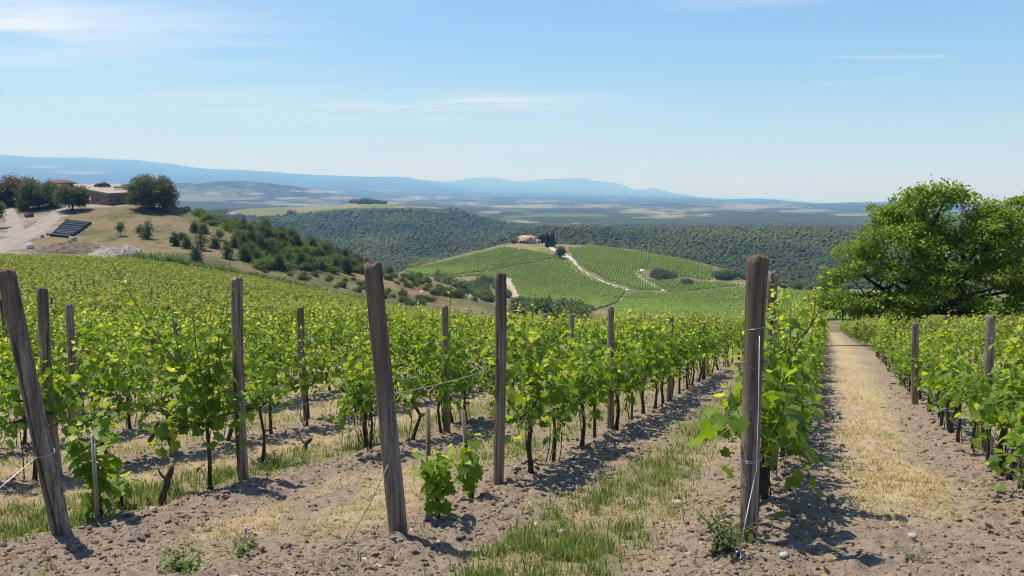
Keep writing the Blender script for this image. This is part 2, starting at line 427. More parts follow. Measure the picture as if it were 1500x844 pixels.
def norm(v): return v / (np.linalg.norm(v, axis=-1, keepdims=True) + 1e-9)


# leaf shapes, stalk at the origin, blade along +x
def leaf_template(kind):
    if kind == 'grape':
        half = [(-0.10, 0.16), (-0.10, 0.40), (0.16, 0.40), (0.30, 0.56), (0.44, 0.36), (0.70, 0.34), (0.72, 0.16)]
        out = [(0.02, 0)] + half + [(1.0, 0)] + [(x, -y) for x, y in reversed(half)]
        V = [(0.34, 0, 0)] + [(x, y, 0) for x, y in out]
        n = len(out); T = [(0, 1 + k, 1 + (k + 1) % n) for k in range(n)]
        V = np.array(V, float)
        V[:, 2] = 0.22 * np.abs(V[:, 1]) - 0.20 * V[:, 0] ** 2 - 0.25 * V[:, 1] ** 2
    elif kind == 'grape_small':
        V = np.array([(0, 0, 0), (0.05, 0.42, .05), (0.5, 0.45, .03), (1, 0, -.12), (0.5, -0.45, .03), (0.05, -0.42, .05)], float)
        T = [(0, 2, 1), (0, 3, 2), (0, 4, 3), (0, 5, 4)]
    elif kind == 'oval':
        V = np.array([(0, 0, 0), (0.5, 0.34, 0.08), (1, 0, -0.06), (0.5, -0.34, 0.08)], float); T = [(0, 2, 1), (0, 3, 2)]
    elif kind == 'needle':
        V = np.array([(0, -0.12, 0), (1, 0, 0), (0, 0.12, 0)], float); T = [(0, 1, 2)]
    return V, np.array(T, int)


LEAF = {k: leaf_template(k) for k in ('grape', 'grape_small', 'oval', 'needle')}


def leaves(P, D, N, S, kind, tone):
    """Leaf blades at P along D, facing N, sizes S -> V, T, tone per vertex."""
    tv, tt = LEAF[kind]; D = norm(D); Bv = norm(np.cross(N, D)); Nn = np.cross(D, Bv)
    V = (P[:, None, :] + S[:, None, None] * (tv[None, :, 0:1] * D[:, None, :] + tv[None, :, 1:2] * Bv[:, None, :] + tv[None, :, 2:3] * Nn[:, None, :]))
    n, m = len(P), len(tv)
    T = (np.arange(n)[:, None, None] * m + tt[None]).reshape(-1, 3)
    return V.reshape(-1, 3), T, np.repeat(tone, m)


def rdir(n, rng): return norm(rng.normal(size=(n, 3)))


# ------------------------------------------------------------------ materials
def mat(name, rough=0.85, spec=0.3):
    m = bpy.data.materials.new(name); m.use_nodes = True
    t = NT(m.node_tree); b = t.n['Principled BSDF']
    b.inputs['Roughness'].default_value = rough; b.inputs['Specular IOR Level'].default_value = spec
    return m, t, b


def attr(t, name, color=False):
    nd = t.new('ShaderNodeAttribute', attribute_name=name); return nd.outputs['Color'] if color else nd.outputs['Fac']


def plain(name, c1, c2, scale=6.0, rough=0.85, spec=0.3, metal=0.0, bump=0.0, stretch=(1, 1, 1), coord='Object'):
    m, t, b = mat(name, rough, spec)
    tc = t.new('ShaderNodeTexCoord'); v = t.mapping(tc.outputs[coord], scale=stretch)
    f = t.noise(v, scale, 6, 0.65)
    t.link(t.mix(t.maprange(f, 0.3, 0.7), c1, c2), b.inputs['Base Color']); b.inputs['Metallic'].default_value = metal
    if bump:
        bp = t.new('ShaderNodeBump'); bp.inputs['Strength'].default_value = bump; bp.inputs['Distance'].default_value = 0.02
        t.link(f, bp.inputs['Height']); t.link(bp.outputs[0], b.inputs['Normal'])
    return m


def leaf_mat(name, dark, mid, light, trans=0.35, rough=0.42, spec=0.35, tcol=None):
    """tone attribute 0..1 runs from old dark leaves to young light ones."""
    m, t, b = mat(name, rough, spec)
    c = t.ramp(attr(t, 'tone'), [(0.0, dark), (0.5, mid), (1.0, light)])
    t.link(c, b.inputs['Base Color'])
    tr = t.new('ShaderNodeBsdfTranslucent')
    hs = t.new('ShaderNodeHueSaturation'); hs.inputs['Hue'].default_value = 0.485; hs.inputs['Saturation'].default_value = 1.1; hs.inputs['Value'].default_value = 1.7
    t.link(c, hs.inputs['Color']); t.link(hs.outputs[0], tr.inputs[0])
    mx = t.new('ShaderNodeMixShader'); mx.inputs[0].default_value = trans
    t.link(b.outputs[0], mx.inputs[1]); t.link(tr.outputs[0], mx.inputs[2])
    t.link(mx.outputs[0], t.n['Material Output'].inputs['Surface'])
    return m


M = {}
M['vine_leaf'] = leaf_mat('vine_leaf', (0.06, 0.135, 0.018), (0.19, 0.29, 0.032), (0.43, 0.48, 0.085), 0.5, 0.45, 0.25)
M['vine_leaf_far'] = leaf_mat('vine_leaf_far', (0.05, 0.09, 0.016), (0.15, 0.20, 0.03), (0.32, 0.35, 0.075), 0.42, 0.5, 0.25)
M['hill_vine'] = leaf_mat('hill_vine', (0.11, 0.185, 0.02), (0.185, 0.265, 0.03), (0.27, 0.34, 0.05), 0.3, 0.6, 0.2)
M['oak_leaf'] = leaf_mat('oak_leaf', (0.06, 0.12, 0.018), (0.145, 0.23, 0.03), (0.26, 0.34, 0.055), 0.5, 0.42, 0.3)
M['scrub_leaf'] = leaf_mat('scrub_leaf', (0.04, 0.065, 0.018), (0.085, 0.125, 0.03), (0.17, 0.21, 0.06), 0.28, 0.55, 0.25)
M['dark_leaf'] = leaf_mat('dark_leaf', (0.03, 0.045, 0.016), (0.08, 0.10, 0.03), (0.20, 0.20, 0.065), 0.25, 0.55, 0.25)
M['rust_leaf'] = leaf_mat('rust_leaf', (0.06, 0.045, 0.025), (0.13, 0.08, 0.04), (0.22, 0.125, 0.06), 0.25, 0.55, 0.25)
M['pine_leaf'] = leaf_mat('pine_leaf', (0.034, 0.056, 0.02), (0.08, 0.115, 0.034), (0.17, 0.19, 0.055), 0.2, 0.6, 0.25)
M['broom_leaf'] = leaf_mat('broom_leaf', (0.06, 0.09, 0.02), (0.30, 0.26, 0.02), (0.62, 0.48, 0.02), 0.3, 0.6, 0.2)
M['cypress_leaf'] = leaf_mat('cypress_leaf', (0.012, 0.024, 0.010), (0.02, 0.035, 0.014), (0.035, 0.05, 0.02), 0.12, 0.6, 0.2)
M['bramble_leaf'] = leaf_mat('bramble_leaf', (0.045, 0.085, 0.016), (0.10, 0.16, 0.028), (0.19, 0.25, 0.045), 0.3, 0.5, 0.3)
M['wood_leaf'] = leaf_mat('wood_leaf', (0.046, 0.062, 0.014), (0.075, 0.092, 0.02), (0.125, 0.135, 0.036), 0.2, 0.7, 0.15)
M['grass_blade'] = leaf_mat('grass_blade', (0.07, 0.12, 0.02), (0.145, 0.205, 0.045), (0.36, 0.33, 0.13), 0.35, 0.5, 0.3)
M['straw_blade'] = leaf_mat('straw_blade', (0.23, 0.175, 0.08), (0.40, 0.32, 0.155), (0.56, 0.47, 0.27), 0.25, 0.6, 0.3)
M['cane'] = plain('cane', (0.16, 0.19, 0.05), (0.20, 0.13, 0.06), 9, 0.6)
M['vine_bark'] = plain('vine_bark', (0.035, 0.027, 0.02), (0.12, 0.09, 0.065), 30, 0.95, 0.1, bump=0.8, stretch=(1, 1, 0.25))
M['tree_bark'] = plain('tree_bark', (0.025, 0.02, 0.016), (0.085, 0.07, 0.055), 5, 0.95, 0.1, bump=0.8, stretch=(1, 1, 0.3))
M['wire'] = plain('wire', (0.10, 0.10, 0.10), (0.28, 0.27, 0.26), 30, 0.6, 0.4, 0.6)
M['galvanised'] = plain('galvanised', (0.28, 0.27, 0.25), (0.42, 0.40, 0.37), 20, 0.5, 0.5, 0.6)
M['white_wire'] = plain('white_wire', (0.6, 0.6, 0.6), (0.75, 0.75, 0.75), 30, 0.4, 0.5, 0.4)
M['stake_wood'] = plain('stake_wood', (0.13, 0.105, 0.085), (0.24, 0.20, 0.165), 40, 0.9, 0.1, stretch=(1, 1, 0.1))
M['red_plastic'] = plain('red_plastic', (0.7, 0.05, 0.03), (0.6, 0.04, 0.02), 10, 0.4)
M['black_pipe'] = plain('black_pipe', (0.012, 0.013, 0.017), (0.022, 0.024, 0.03), 3, 0.35, 0.5)
M['pale_wall'] = plain('pale_wall', (0.26, 0.20, 0.145), (0.34, 0.27, 0.20), 1.2, 0.9)
M['brown_wall'] = plain('brown_wall', (0.19, 0.145, 0.105), (0.25, 0.195, 0.145), 0.8, 0.9)
M['pale_roof'] = plain('pale_roof', (0.25, 0.22, 0.18), (0.33, 0.29, 0.24), 0.5, 0.85)
M['tile_roof'] = plain('tile_roof', (0.10, 0.066, 0.052), (0.19, 0.13, 0.10), 2.0, 0.9)
M['pink_roof'] = plain('pink_roof', (0.40, 0.25, 0.185), (0.50, 0.33, 0.25), 2.0, 0.9)
M['slate'] = plain('slate', (0.05, 0.045, 0.045), (0.09, 0.08, 0.075), 3, 0.8)
M['dark_open'] = plain('dark_open', (0.012, 0.011, 0.010), (0.02, 0.018, 0.016), 3, 0.6)
M['cream_wall'] = plain('cream_wall', (0.38, 0.29, 0.19), (0.46, 0.36, 0.25), 0.6, 0.9)
M['white_wall'] = plain('white_wall', (0.70, 0.68, 0.64), (0.8, 0.78, 0.74), 0.6, 0.9)
M['dry_stone'] = plain('dry_stone', (0.12, 0.105, 0.085), (0.30, 0.265, 0.22), 2.2, 0.95, bump=0.6)
M['concrete'] = plain('concrete', (0.42, 0.40, 0.37), (0.55, 0.53, 0.49), 2.5, 0.9)
M['white_box'] = plain('white_box', (0.68, 0.67, 0.66), (0.78, 0.77, 0.76), 2.5, 0.6)
M['brown_box'] = plain('brown_box', (0.10, 0.065, 0.045), (0.15, 0.10, 0.07), 2.5, 0.8)
M['plank'] = plain('plank', (0.38, 0.32, 0.26), (0.50, 0.44, 0.36), 3, 0.85)
M['gravel'] = plain('gravel', (0.17, 0.155, 0.14), (0.40, 0.37, 0.335), 1.6, 0.95, bump=0.9)
M['spoil'] = plain('spoil', (0.10, 0.075, 0.055), (0.21, 0.165, 0.125), 1.1, 0.95, bump=0.8)
M['rock'] = plain('rock', (0.30, 0.275, 0.24), (0.55, 0.51, 0.45), 1.4, 0.95, bump=0.7)
M['road'] = plain('road', (0.21, 0.183, 0.158), (0.31, 0.275, 0.24), 0.35, 0.95, bump=0.2, coord='Object')
M['pale_road'] = plain('pale_road', (0.40, 0.36, 0.31), (0.52, 0.475, 0.42), 0.35, 0.95)
M['flower'] = plain('flower', (0.42, 0.2, 0.6), (0.55, 0.3, 0.7), 8, 0.6)

# ------------------------------------------------------------------ ground near the camera
def row_coord(x, y):
    """(index of the gap's left row, distance from that row) across the rows, in metres of x."""
    q = x - ROW_T * (y - ROW_Y0)
    ks = sorted(ROW_X, key=lambda k: ROW_X[k]); xs = np.array([ROW_X[k] for k in ks])
    i = np.clip(np.searchsorted(xs, q) - 1, 0, len(xs) - 2)
    return np.array(ks)[i], q - xs[i], xs[i + 1] - xs[i], np.minimum(np.abs(q - xs[i]), np.abs(xs[i + 1] - q))


def ground_zones(x, y):
    """green and straw cover (0..1) of the strips between the rows."""
    k, d, w, near = row_coord(x, y)
    wob = fbm(x / 0.9, y / 1.6, 3, 61) * 0.28; f = d / w
    patch = fbm(x / 0.55, y / 0.7, 4, 71)
    green = np.zeros_like(x); straw = np.zeros_like(x)
    strip = lambda c, h: smooth(h + 0.12, h - 0.12, np.abs(f - c) + wob * 0.4)
    m = k == 2
    green = np.where(m, strip(0.48, 0.16) * smooth(3.9, 4.8, y) * smooth(-0.75, -0.05, patch), green)
    straw = np.where(m, strip(0.52, 0.24) * 0.4 * smooth(-0.25, 0.3, -patch), straw)
    m = k == 3
    straw = np.where(m, strip(0.52, 0.185) * smooth(5.8, 7.0, y + wob * 3) * (0.75 + 0.25 * smooth(-0.4, 0.2, patch)), straw)
    green = np.where(m, strip(0.47, 0.22) * 0.22 * smooth(5.6, 7.0, y) * smooth(0.05, 0.45, patch), green)
    m = k == 1
    straw = np.where(m, strip(0.50, 0.24) * 0.8 * smooth(-0.3, 0.35, patch + 0.1), straw)
    green = np.where(m, strip(0.58, 0.25) * smooth(8.2, 10.0, y + wob * 2) * smooth(-0.4, 0.1, patch), green)
    m = k == 0
    green = np.where(m, strip(0.66, 0.2) * smooth(-0.65, -0.15, patch), green)
    straw = np.where(m, strip(0.40, 0.22) * 0.65, straw)
    m = (k < 0) | (k > 3)
    straw = np.where(m, strip(0.5, 0.26) * 0.65, straw)
    green = np.where(m, strip(0.55, 0.28) * smooth(-0.1, 0.4, patch) * 0.8, green)
    head = smooth(5.3, 4.3, y + wob)                       # the headland where the camera stands
    tuft = smooth(0.25, 0.5, fbm(x / 0.5, y / 0.5, 3, 83))
    keep = (k == 2) * 1.0
    green = green * (1 - head * (1 - keep)) + head * tuft * 0.7 * (x < 0.4)
    straw = straw * (1 - head) + head * smooth(0.0, 0.5, fbm(x / 0.8, y / 0.6, 3, 87)) * 0.55 * (x < 1.2)
    return np.clip(green, 0, 1), np.clip(straw, 0, 1), near


def near_relief(x, y):
    g, s, near = ground_zones(x, y)
    soil = np.clip(1 - 0.75 * np.maximum(g, s), 0.2, 1)
    z = 0.055 * np.exp(-(near / 0.34) ** 2)
    z = z + fbm(x / 0.75, y / 0.75, 3, 3) * 0.035
    z = z + soil * (np.abs(fbm(x / 0.21, y / 0.21, 3, 5)) * 0.075 + np.maximum(fbm(x / 0.085, y / 0.085, 3, 9), 0) * 0.04 - 0.02)
    return z, g, s


def ground_z(x, y):
    """Height of the finished near ground (land plus its relief)."""
    x = np.atleast_1d(np.asarray(x, float)); y = np.atleast_1d(np.asarray(y, float))
    w = smooth(27.0, 24.0, y)
    return land(x, y) + w * near_relief(x, y)[0]


def grid_faces(nr, nc):
    i = np.arange((nr - 1) * nc).reshape(nr - 1, nc)[:, :-1]
    return np.stack([i, i + 1, i + nc + 1, i + nc], -1).reshape(-1, 4)


def ground_material():
    m, t, b = mat('vineyard_soil', 0.95, 0.12)
    tc = t.new('ShaderNodeTexCoord'); P = tc.outputs['Object']
    n1 = t.noise(P, 1.1, 5, 0.6); n2 = t.noise(P, 14, 6, 0.7); n3 = t.noise(P, 60, 4, 0.7)
    soil = t.mix(t.maprange(n2, 0.3, 0.7), (0.13, 0.102, 0.077), (0.30, 0.245, 0.19))
    soil = t.mix(t.math('MULTIPLY', t.maprange(n1, 0.35, 0.7), 0.55), soil, (0.235, 0.182, 0.135))
    soil = t.mix(t.math('MULTIPLY', t.maprange(n3, 0.62, 0.72), 0.8), soil, (0.48, 0.41, 0.33))
    straw = t.mix(t.maprange(t.noise(t.mapping(P, scale=(1, 0.35, 1)), 55, 4, 0.7), 0.3, 0.7), (0.30, 0.235, 0.14), (0.47, 0.39, 0.25))
    green = t.mix(t.maprange(n3, 0.3, 0.7), (0.12, 0.14, 0.05), (0.20, 0.20, 0.08))
    fs = t.math('MULTIPLY', attr(t, 'straw'), t.maprange(n2, 0.15, 0.5), clamp=True)
    fg = t.math('MULTIPLY', attr(t, 'green'), t.maprange(n2, 0.3, 0.6, 0.15, 0.75), clamp=True)
    c = t.mix(fg, t.mix(fs, soil, straw), green)
    t.link(c, b.inputs['Base Color'])
    h = t.math('ADD', t.math('MULTIPLY', n2, 0.7), t.math('MULTIPLY', n3, 0.5))
    bp = t.new('ShaderNodeBump'); bp.inputs['Strength'].default_value = 0.9; bp.inputs['Distance'].default_value = 0.022
    t.link(h, bp.inputs['Height']); t.link(bp.outputs[0], b.inputs['Normal'])
    return m


def build_near_ground():
    inner = np.linspace(-0.43, 0.43, 760)
    t = np.concatenate([np.linspace(-1.2, -0.44, 40), inner, np.linspace(0.44, 1.2, 40)])
    ys = [3.4]
    while ys[-1] < 26.0: ys.append(ys[-1] + 0.0044 * (ys[-1] + 1.2))
    ys = np.concatenate([np.linspace(-5, 3.3, 40), ys])
    Y, T = np.meshgrid(ys, t, indexing='ij'); X = T * (Y + 12.0)
    x, y = X.ravel(), Y.ravel()
    dz, g, s = near_relief(x, y); z = land(x, y) + dz * smooth(27.0, 24.0, y)
    struct('ground', mesh_from('ground', np.stack([x, y, z], 1), grid_faces(*X.shape), ground_material(), {'green': g, 'straw': s}, True))


build_near_ground()

# ------------------------------------------------------------------ hillsides, valley, plain and mountains
FIELDS = {   # outlines in the photograph of the vineyards on the middle hill (distance 300..830)
 'upper_left': [(592, 397), (650, 384), (700, 372), (742, 363), (800, 371), (822, 377), (765, 388), (700, 399), (640, 407)],
 'main': [(640, 408), (700, 401), (765, 390), (822, 379), (834, 381), (846, 394), (876, 412), (918, 426), (900, 446), (860, 458), (790, 445), (762, 436), (748, 406), (700, 404)],
 'right': [(833, 364), (868, 361), (905, 365), (960, 374), (1010, 383), (1042, 391), (1044, 411), (990, 404), (962, 394), (938, 394), (936, 405), (975, 427), (930, 424), (884, 408), (854, 391), (840, 377)],
 'front': [(904, 449), (924, 429), (985, 431), (1095, 421), (1230, 426), (1260, 470), (890, 470)],
 'right_front': [(950, 410), (1044, 414), (1085, 418), (985, 430)],
}
PALE = [(610, 390, 40, 3)]


def mid_colors(x, y, z):
    px, py = to_px(x, y, z); n = len(x)
    a = fbm(x / 9, y / 9, 4, 101); b = fbm(x / 45, y / 45, 3, 103); c = fbm(x / 2.5, y / 2.5, 2, 105)
    mix = lambda A, B, f: np.asarray(A)[None] * (1 - f[:, None]) + np.asarray(B)[None] * f[:, None]
    # scrub and rough grass by default
    C = mix((0.115, 0.115, 0.05), (0.20, 0.16, 0.085), smooth(-0.3, 0.4, a + 0.5 * b))
    # wood floor further out
    f = smooth(820, 960, y); C = C * (1 - f[:, None]) + np.array((0.05, 0.055, 0.03))[None] * f[:, None]
    # dry slope of the building hill
    slope = in_poly(px, py, [(-2000, 290), (130, 296), (245, 303), (300, 318), (330, 350), (420, 380), (520, 408), (620, 436), (700, 470), (560, 452), (430, 420), (290, 398), (235, 386), (-2000, 385)]) & (y > 150) & (y < 330)
    dry = mix((0.085, 0.088, 0.04), (0.18, 0.145, 0.082), smooth(-0.5, 0.5, a + 0.6 * c + 0.5 * b))
    rough = mix((0.075, 0.085, 0.036), (0.145, 0.13, 0.065), smooth(-0.5, 0.5, a + 0.5 * c)); rf = smooth(300, 380, px)[:, None]; dry = dry * (1 - rf) + rough * rf
    C[slope] = dry[slope]
    rusty = in_poly(px, py, [(560, 402), (640, 425), (655, 452), (590, 425)]) & (y > 150) & (y < 330)
    C[rusty] = (mix((0.12, 0.085, 0.05), (0.20, 0.13, 0.085), smooth(-0.3, 0.3, a)))[rusty]
    lush = in_poly(px, py, [(243, 297), (280, 298), (330, 318), (345, 340), (300, 330), (262, 306)]) & (y > 200) & (y < 330)
    C[lush] = (mix((0.07, 0.11, 0.03), (0.14, 0.17, 0.05), smooth(-0.3, 0.3, a)))[lush]
    # bare yard round the building and its tracks
    yard = in_poly(px, py, [(-2000, 335), (5, 303), (60, 312), (95, 296), (200, 296), (150, 303), (105, 310), (92, 325), (76, 345), (45, 352), (40, 364), (160, 376), (235, 382), (230, 388), (-2000, 384)]) & (y > 150) & (y < 300)
    yard = yard & (a > -0.55)
    C[yard] = (mix((0.165, 0.135, 0.108), (0.26, 0.22, 0.18), smooth(-0.4, 0.4, a + c * 0.5)))[yard]
    # the vineyard between here and the hill
    vy = (y < 200) & ~yard & ~slope
    C[vy] = (mix((0.11, 0.105, 0.045), (0.20, 0.17, 0.095), smooth(-0.3, 0.5, a + c)))[vy]
    nr = (y < 125) & vy
    g_, s_, _n = ground_zones(x[nr], y[nr]); Cn = np.broadcast_to(np.array((0.25, 0.195, 0.145)), (nr.sum(), 3))
    Cn = Cn * (1 - s_[:, None]) + np.array((0.34, 0.275, 0.165))[None] * s_[:, None]
    C[nr] = Cn * (1 - .7 * g_[:, None]) + np.array((0.16, 0.17, 0.065))[None] * .7 * g_[:, None]
    # vineyards of the middle hill
    for key, poly in FIELDS.items():
        w = in_poly(px, py, poly) & (y > 300) & (y < 835)
        C[w] = (mix((0.11, 0.16, 0.03), (0.16, 0.20, 0.045), smooth(-0.4, 0.4, b + c * 0.4)))[w]
    bare = in_poly(px, py, [(748, 405), (752, 418), (762, 436), (745, 436), (738, 410)]) & (y > 330) & (y < 835)
    C[bare] = (0.40, 0.33, 0.24)
    bey = (px > 1235) & (y > 118) & (y < 820); C[bey] = (mix((0.075, 0.105, 0.03), (0.13, 0.15, 0.05), smooth(-0.4, 0.4, a)))[bey]
    knoll = in_poly(px, py, [(742, 362), (756, 352), (800, 352), (815, 366), (800, 372)]) & (y > 600) & (y < 860)
    C[knoll] = (mix((0.15, 0.16, 0.05), (0.27, 0.21, 0.11), smooth(-0.3, 0.3, a)))[knoll]
    return np.concatenate([np.clip(C, 0, 1), np.ones((n, 1))], 1)


TAN = [(592, 292, 40, 1.5), (690, 297, 22, 3), (735, 303, 22, 2.5), (790, 295, 30, 1.6), (650, 289, 22, 1.5), (560, 298, 26, 2), (565, 279, 20, 1.2), (470, 281, 34, 2), (500, 290, 24, 1.5),
       (610, 290, 14, 1.5), (880, 301, 26, 2.2), (935, 306, 24, 2.5), (955, 311, 48, 3.2), (985, 317, 46, 2.6), (1030, 315, 26, 2), (1105, 304, 54, 4), (1180, 309, 40, 1.6), (780, 303, 26, 3), (765, 325, 22, 2),
       (850, 328, 14, 1.6), (420, 291, 20, 1.5), (120, 253, 34, 2.5), (60, 245, 26, 1.5), (440, 300, 30, 1.2), (1250, 315, 30, 1.6), (720, 310, 16, 2), (372, 284, 14, 1.5), (310, 283, 16, 2), (520, 303, 18, 1)]


def far_colors(x, y, z):
    px, py = to_px(x, y, z); n = len(x)
    a = fbm(x / 240, y / 330, 4, 201); b = fbm(x / 700, y / 900, 3, 203); c = fbm(x / 60, y / 80, 3, 205)
    C = np.array((0.05, 0.062, 0.022))[None] * (1 + 0.35 * a[:, None] + 0.2 * c[:, None])
    # patchwork of fields on the plain
    cx_ = x / 420 + 0.25 * vnoise(x / 500, y / 500, 7); cy_ = y / 800 + 0.25 * vnoise(x / 500, y / 500, 9)
    cell = _hash(np.floor(cx_).astype(int), np.floor(cy_).astype(int), 55)
    open_ = 0.6 * smooth(0.30, 0.42, b + 0.6 * a + 0.5 * c) * smooth(2700, 3600, y) * (1 - smooth(15000, 19000, y))
    fieldc = np.where((cell < 0.45)[:, None], np.array((0.22, 0.20, 0.11))[None], np.where((cell < 0.75)[:, None], np.array((0.14, 0.16, 0.06))[None], np.array((0.16, 0.16, 0.08))[None]))
    C = C * (1 - open_[:, None]) + fieldc * open_[:, None]
    for (fx, fy, rx, ry) in TAN:
        w = 0.85 * smooth(0.95, 0.75, np.hypot((px - fx) / rx, (py - fy - 1.2 * a * ry) / ry) + 1.1 * c + 0.9 * a) * (y > 2600) * (y < 25000)
        C = C * (1 - w[:, None]) + np.array((0.23, 0.205, 0.115))[None] * w[:, None]
    # green fields on top of the wooded dome
    gf = in_poly(px, py, [(338, 312), (375, 319), (420, 318), (470, 309), (520, 305), (600, 304), (655, 306), (600, 298), (545, 294), (480, 299), (420, 301), (350, 306)]) & (y > 1800) & (y < 2700)
    gc = np.where((fbm(x / 90, y / 120, 2, 77) > 0.0)[:, None], np.array((0.135, 0.155, 0.055))[None], np.array((0.20, 0.18, 0.085))[None])
    C[gf] = gc[gf]
    return np.concatenate([np.clip(C, 0, 1), np.ones((n, 1))], 1)


def land_material(name, s1, s2, amount, bump):
    m, t, b = mat(name, 0.95, 0.08)
    tc = t.new('ShaderNodeTexCoord'); P = tc.outputs['Object']
    n1 = t.noise(P, s1, 6, 0.68); n2 = t.noise(P, s2, 4, 0.65)
    k = t.math('ADD', t.math('MULTIPLY', n1, amount), t.math('ADD', t.math('MULTIPLY', n2, amount), 1.0 - amount))
    cc = t.new('ShaderNodeCombineColor')
    for i in range(3): t.link(k, cc.inputs[i])
    t.link(t.mix(1.0, attr(t, 'albedo', True), cc.outputs[0], 'MULTIPLY'), b.inputs['Base Color'])
    bp = t.new('ShaderNodeBump'); bp.inputs['Strength'].default_value = 0.6; bp.inputs['Distance'].default_value = bump
    t.link(n1, bp.inputs['Height']); t.link(bp.outputs[0], b.inputs['Normal'])
    return m


def build_band(name, y0, y1, ratio, ncol, colors, material, drop=0.0):
    ys = np.exp(np.arange(log(y0), log(y1) + ratio, ratio)); ts = np.linspace(-1.2, 1.2, ncol)
    Y, T = np.meshgrid(ys, ts, indexing='ij'); x, y = (T * Y).ravel(), Y.ravel(); z = land(x, y)
    if drop: z = z - drop * smooth(y0 * 1.03, y0, y)
    struct(name, mesh_from(name, np.stack([x, y, z], 1), grid_faces(*Y.shape), material, {'albedo': colors(x, y, z)}, True))


build_band('hillside', 25.0, 1002, 0.0055, 800, mid_colors, land_material('rough_grass', 0.45, 2.6, 0.8, 0.3), 0.15)
build_band('wooded_valley', 1000, 2805, 0.008, 700, far_colors, land_material('wood_floor', 0.05, 0.25, 0.5, 0.8), 0.3)
build_band('plain', 2800, 20010, 0.0062, 900, far_colors, land_material('plain_cover', 0.009, 0.05, 0.55, 4.0), 0.5)
build_band('mountains', 20000, 100000, 0.008, 700, far_colors, land_material('mountain_cover', 0.004, 0.02, 0.5, 12.0), 1.0)


def ribbon(name, pts, width, y0, y1, lift, material, n=80, soft=0.15):
    """A track draped on the land along points read off the photograph."""
    W = np.array([hit(px, py, y0, y1)[:2] for px, py in pts])
    s = np.concatenate([[0], np.cumsum(np.hypot(*np.diff(W, axis=0).T))]); q = np.linspace(0, s[-1], n)
    X = pchip(s, W[:, 0], q); Y = pchip(s, W[:, 1], q)
    d = np.stack([np.gradient(X), np.gradient(Y)], 1); d = norm(d); nrm = np.stack([-d[:, 1], d[:, 0]], 1)
    wd = np.broadcast_to(np.asarray(width, float), (len(pts),)) if np.ndim(width) else np.full(len(pts), float(width))
    wq = np.interp(q, s, wd)
    V = []; K = 9
    for k in range(K):
        o = (k / (K - 1) - 0.5) * wq * (1 + soft * fbm(q / (wq.mean() * 1.6), np.full(n, k > K / 2) * 9.0, 2, 300 + len(name)))
        x = X + nrm[:, 0] * o; y = Y + nrm[:, 1] * o; z = land(x, y) + lift
        if k in (0, K - 1): z = z - lift * 1.3
        V.append(np.stack([x, y, z], 1))
    V = np.stack(V, 1).reshape(-1, 3)
    struct(name, mesh_from(name, V, grid_faces(n, K)[:, ::-1], material, None, True))


ribbon('hill_road', [(798, 354), (806, 361), (813, 367), (824, 372), (834, 380), (842, 390), (856, 401), (880, 413), (905, 421), (921, 426)], [4.5, 4.5, 5.5, 6.5, 8, 8, 7.5, 6.5, 5.5, 4.5], 380, 840, 0.4, M['pale_road'])
ribbon('farm_track', [(742, 360), (758, 364), (778, 368), (800, 371), (820, 374)], 2.6, 380, 840, 0.3, M['road'])
ribbon('farm_track', [(593, 396), (615, 390), (650, 381), (690, 370), (722, 363), (740, 360)], 2.4, 380, 840, 0.3, M['road'])
ribbon('farm_track', [(822, 371), (832, 365), (850, 362), (868, 361), (884, 361)], 2.2, 380, 840, 0.3, M['road'])
ribbon('farm_track', [(976, 427), (955, 417), (938, 406), (932, 399), (940, 395)], [2.5, 3, 3.6, 4.5, 5], 380, 840, 0.35, M['pale_road'])
ribbon('farm_track', [(985, 433), (1020, 428), (1060, 424), (1092, 420)], 2.6, 380, 840, 0.3, M['road'])
ribbon('farm_track', [(1042, 415), (1047, 404), (1050, 395)], 3.5, 380, 840, 0.3, M['road'])
ribbon('yard_road', [(-60, 378), (0, 360), (35, 347), (60, 331), (80, 316), (96, 306), (112, 299)], [9, 8, 7, 6, 5.5, 5, 4.5], 150, 300, 0.16, M['road'])
ribbon('yard_road', [(24, 347), (22, 330), (14, 313), (10, 303)], [5, 4, 3.6, 3.4], 150, 300, 0.13, M['road'])
ribbon('yard_road', [(112, 300), (150, 303), (178, 301), (205, 297)], 3.5, 150, 300, 0.13, M['road'])


def build_haze():
    zs = [(-9000.0), 2000.0]
    mb = MB(); mb.box((0, 52000, (zs[0] + zs[1]) / 2), (260000, 106000, zs[1] - zs[0]))
    m = bpy.data.materials.new('haze'); m.use_nodes = True; t = NT(m.node_tree)
    t.n.remove(t.n['Principled BSDF'])
    v = t.new('ShaderNodeVolumePrincipled'); v.inputs['Color'].default_value = (0.165, 0.42, 1.0, 1)
    v.inputs['Absorption Color'].default_value = (1, 1, 1, 1); v.inputs['Density'].default_value = 0.95e-4; v.inputs['Anisotropy'].default_value = 0.1
    t.link(v.outputs[0], t.n['Material Output'].inputs['Volume'])
    o = mb.build('haze', m); o['kind'] = 'stuff'
    print('land z range', [round(v, 1) for v in (min(ob.data.vertices[i].co.z for ob in COL.objects if ob.name in ('mountains', 'plain') for i in range(0, len(ob.data.vertices), 97)), max(ob.data.vertices[i].co.z for ob in COL.objects if ob.name in ('mountains', 'plain') for i in range(0, len(ob.data.vertices), 97)))])


build_haze()

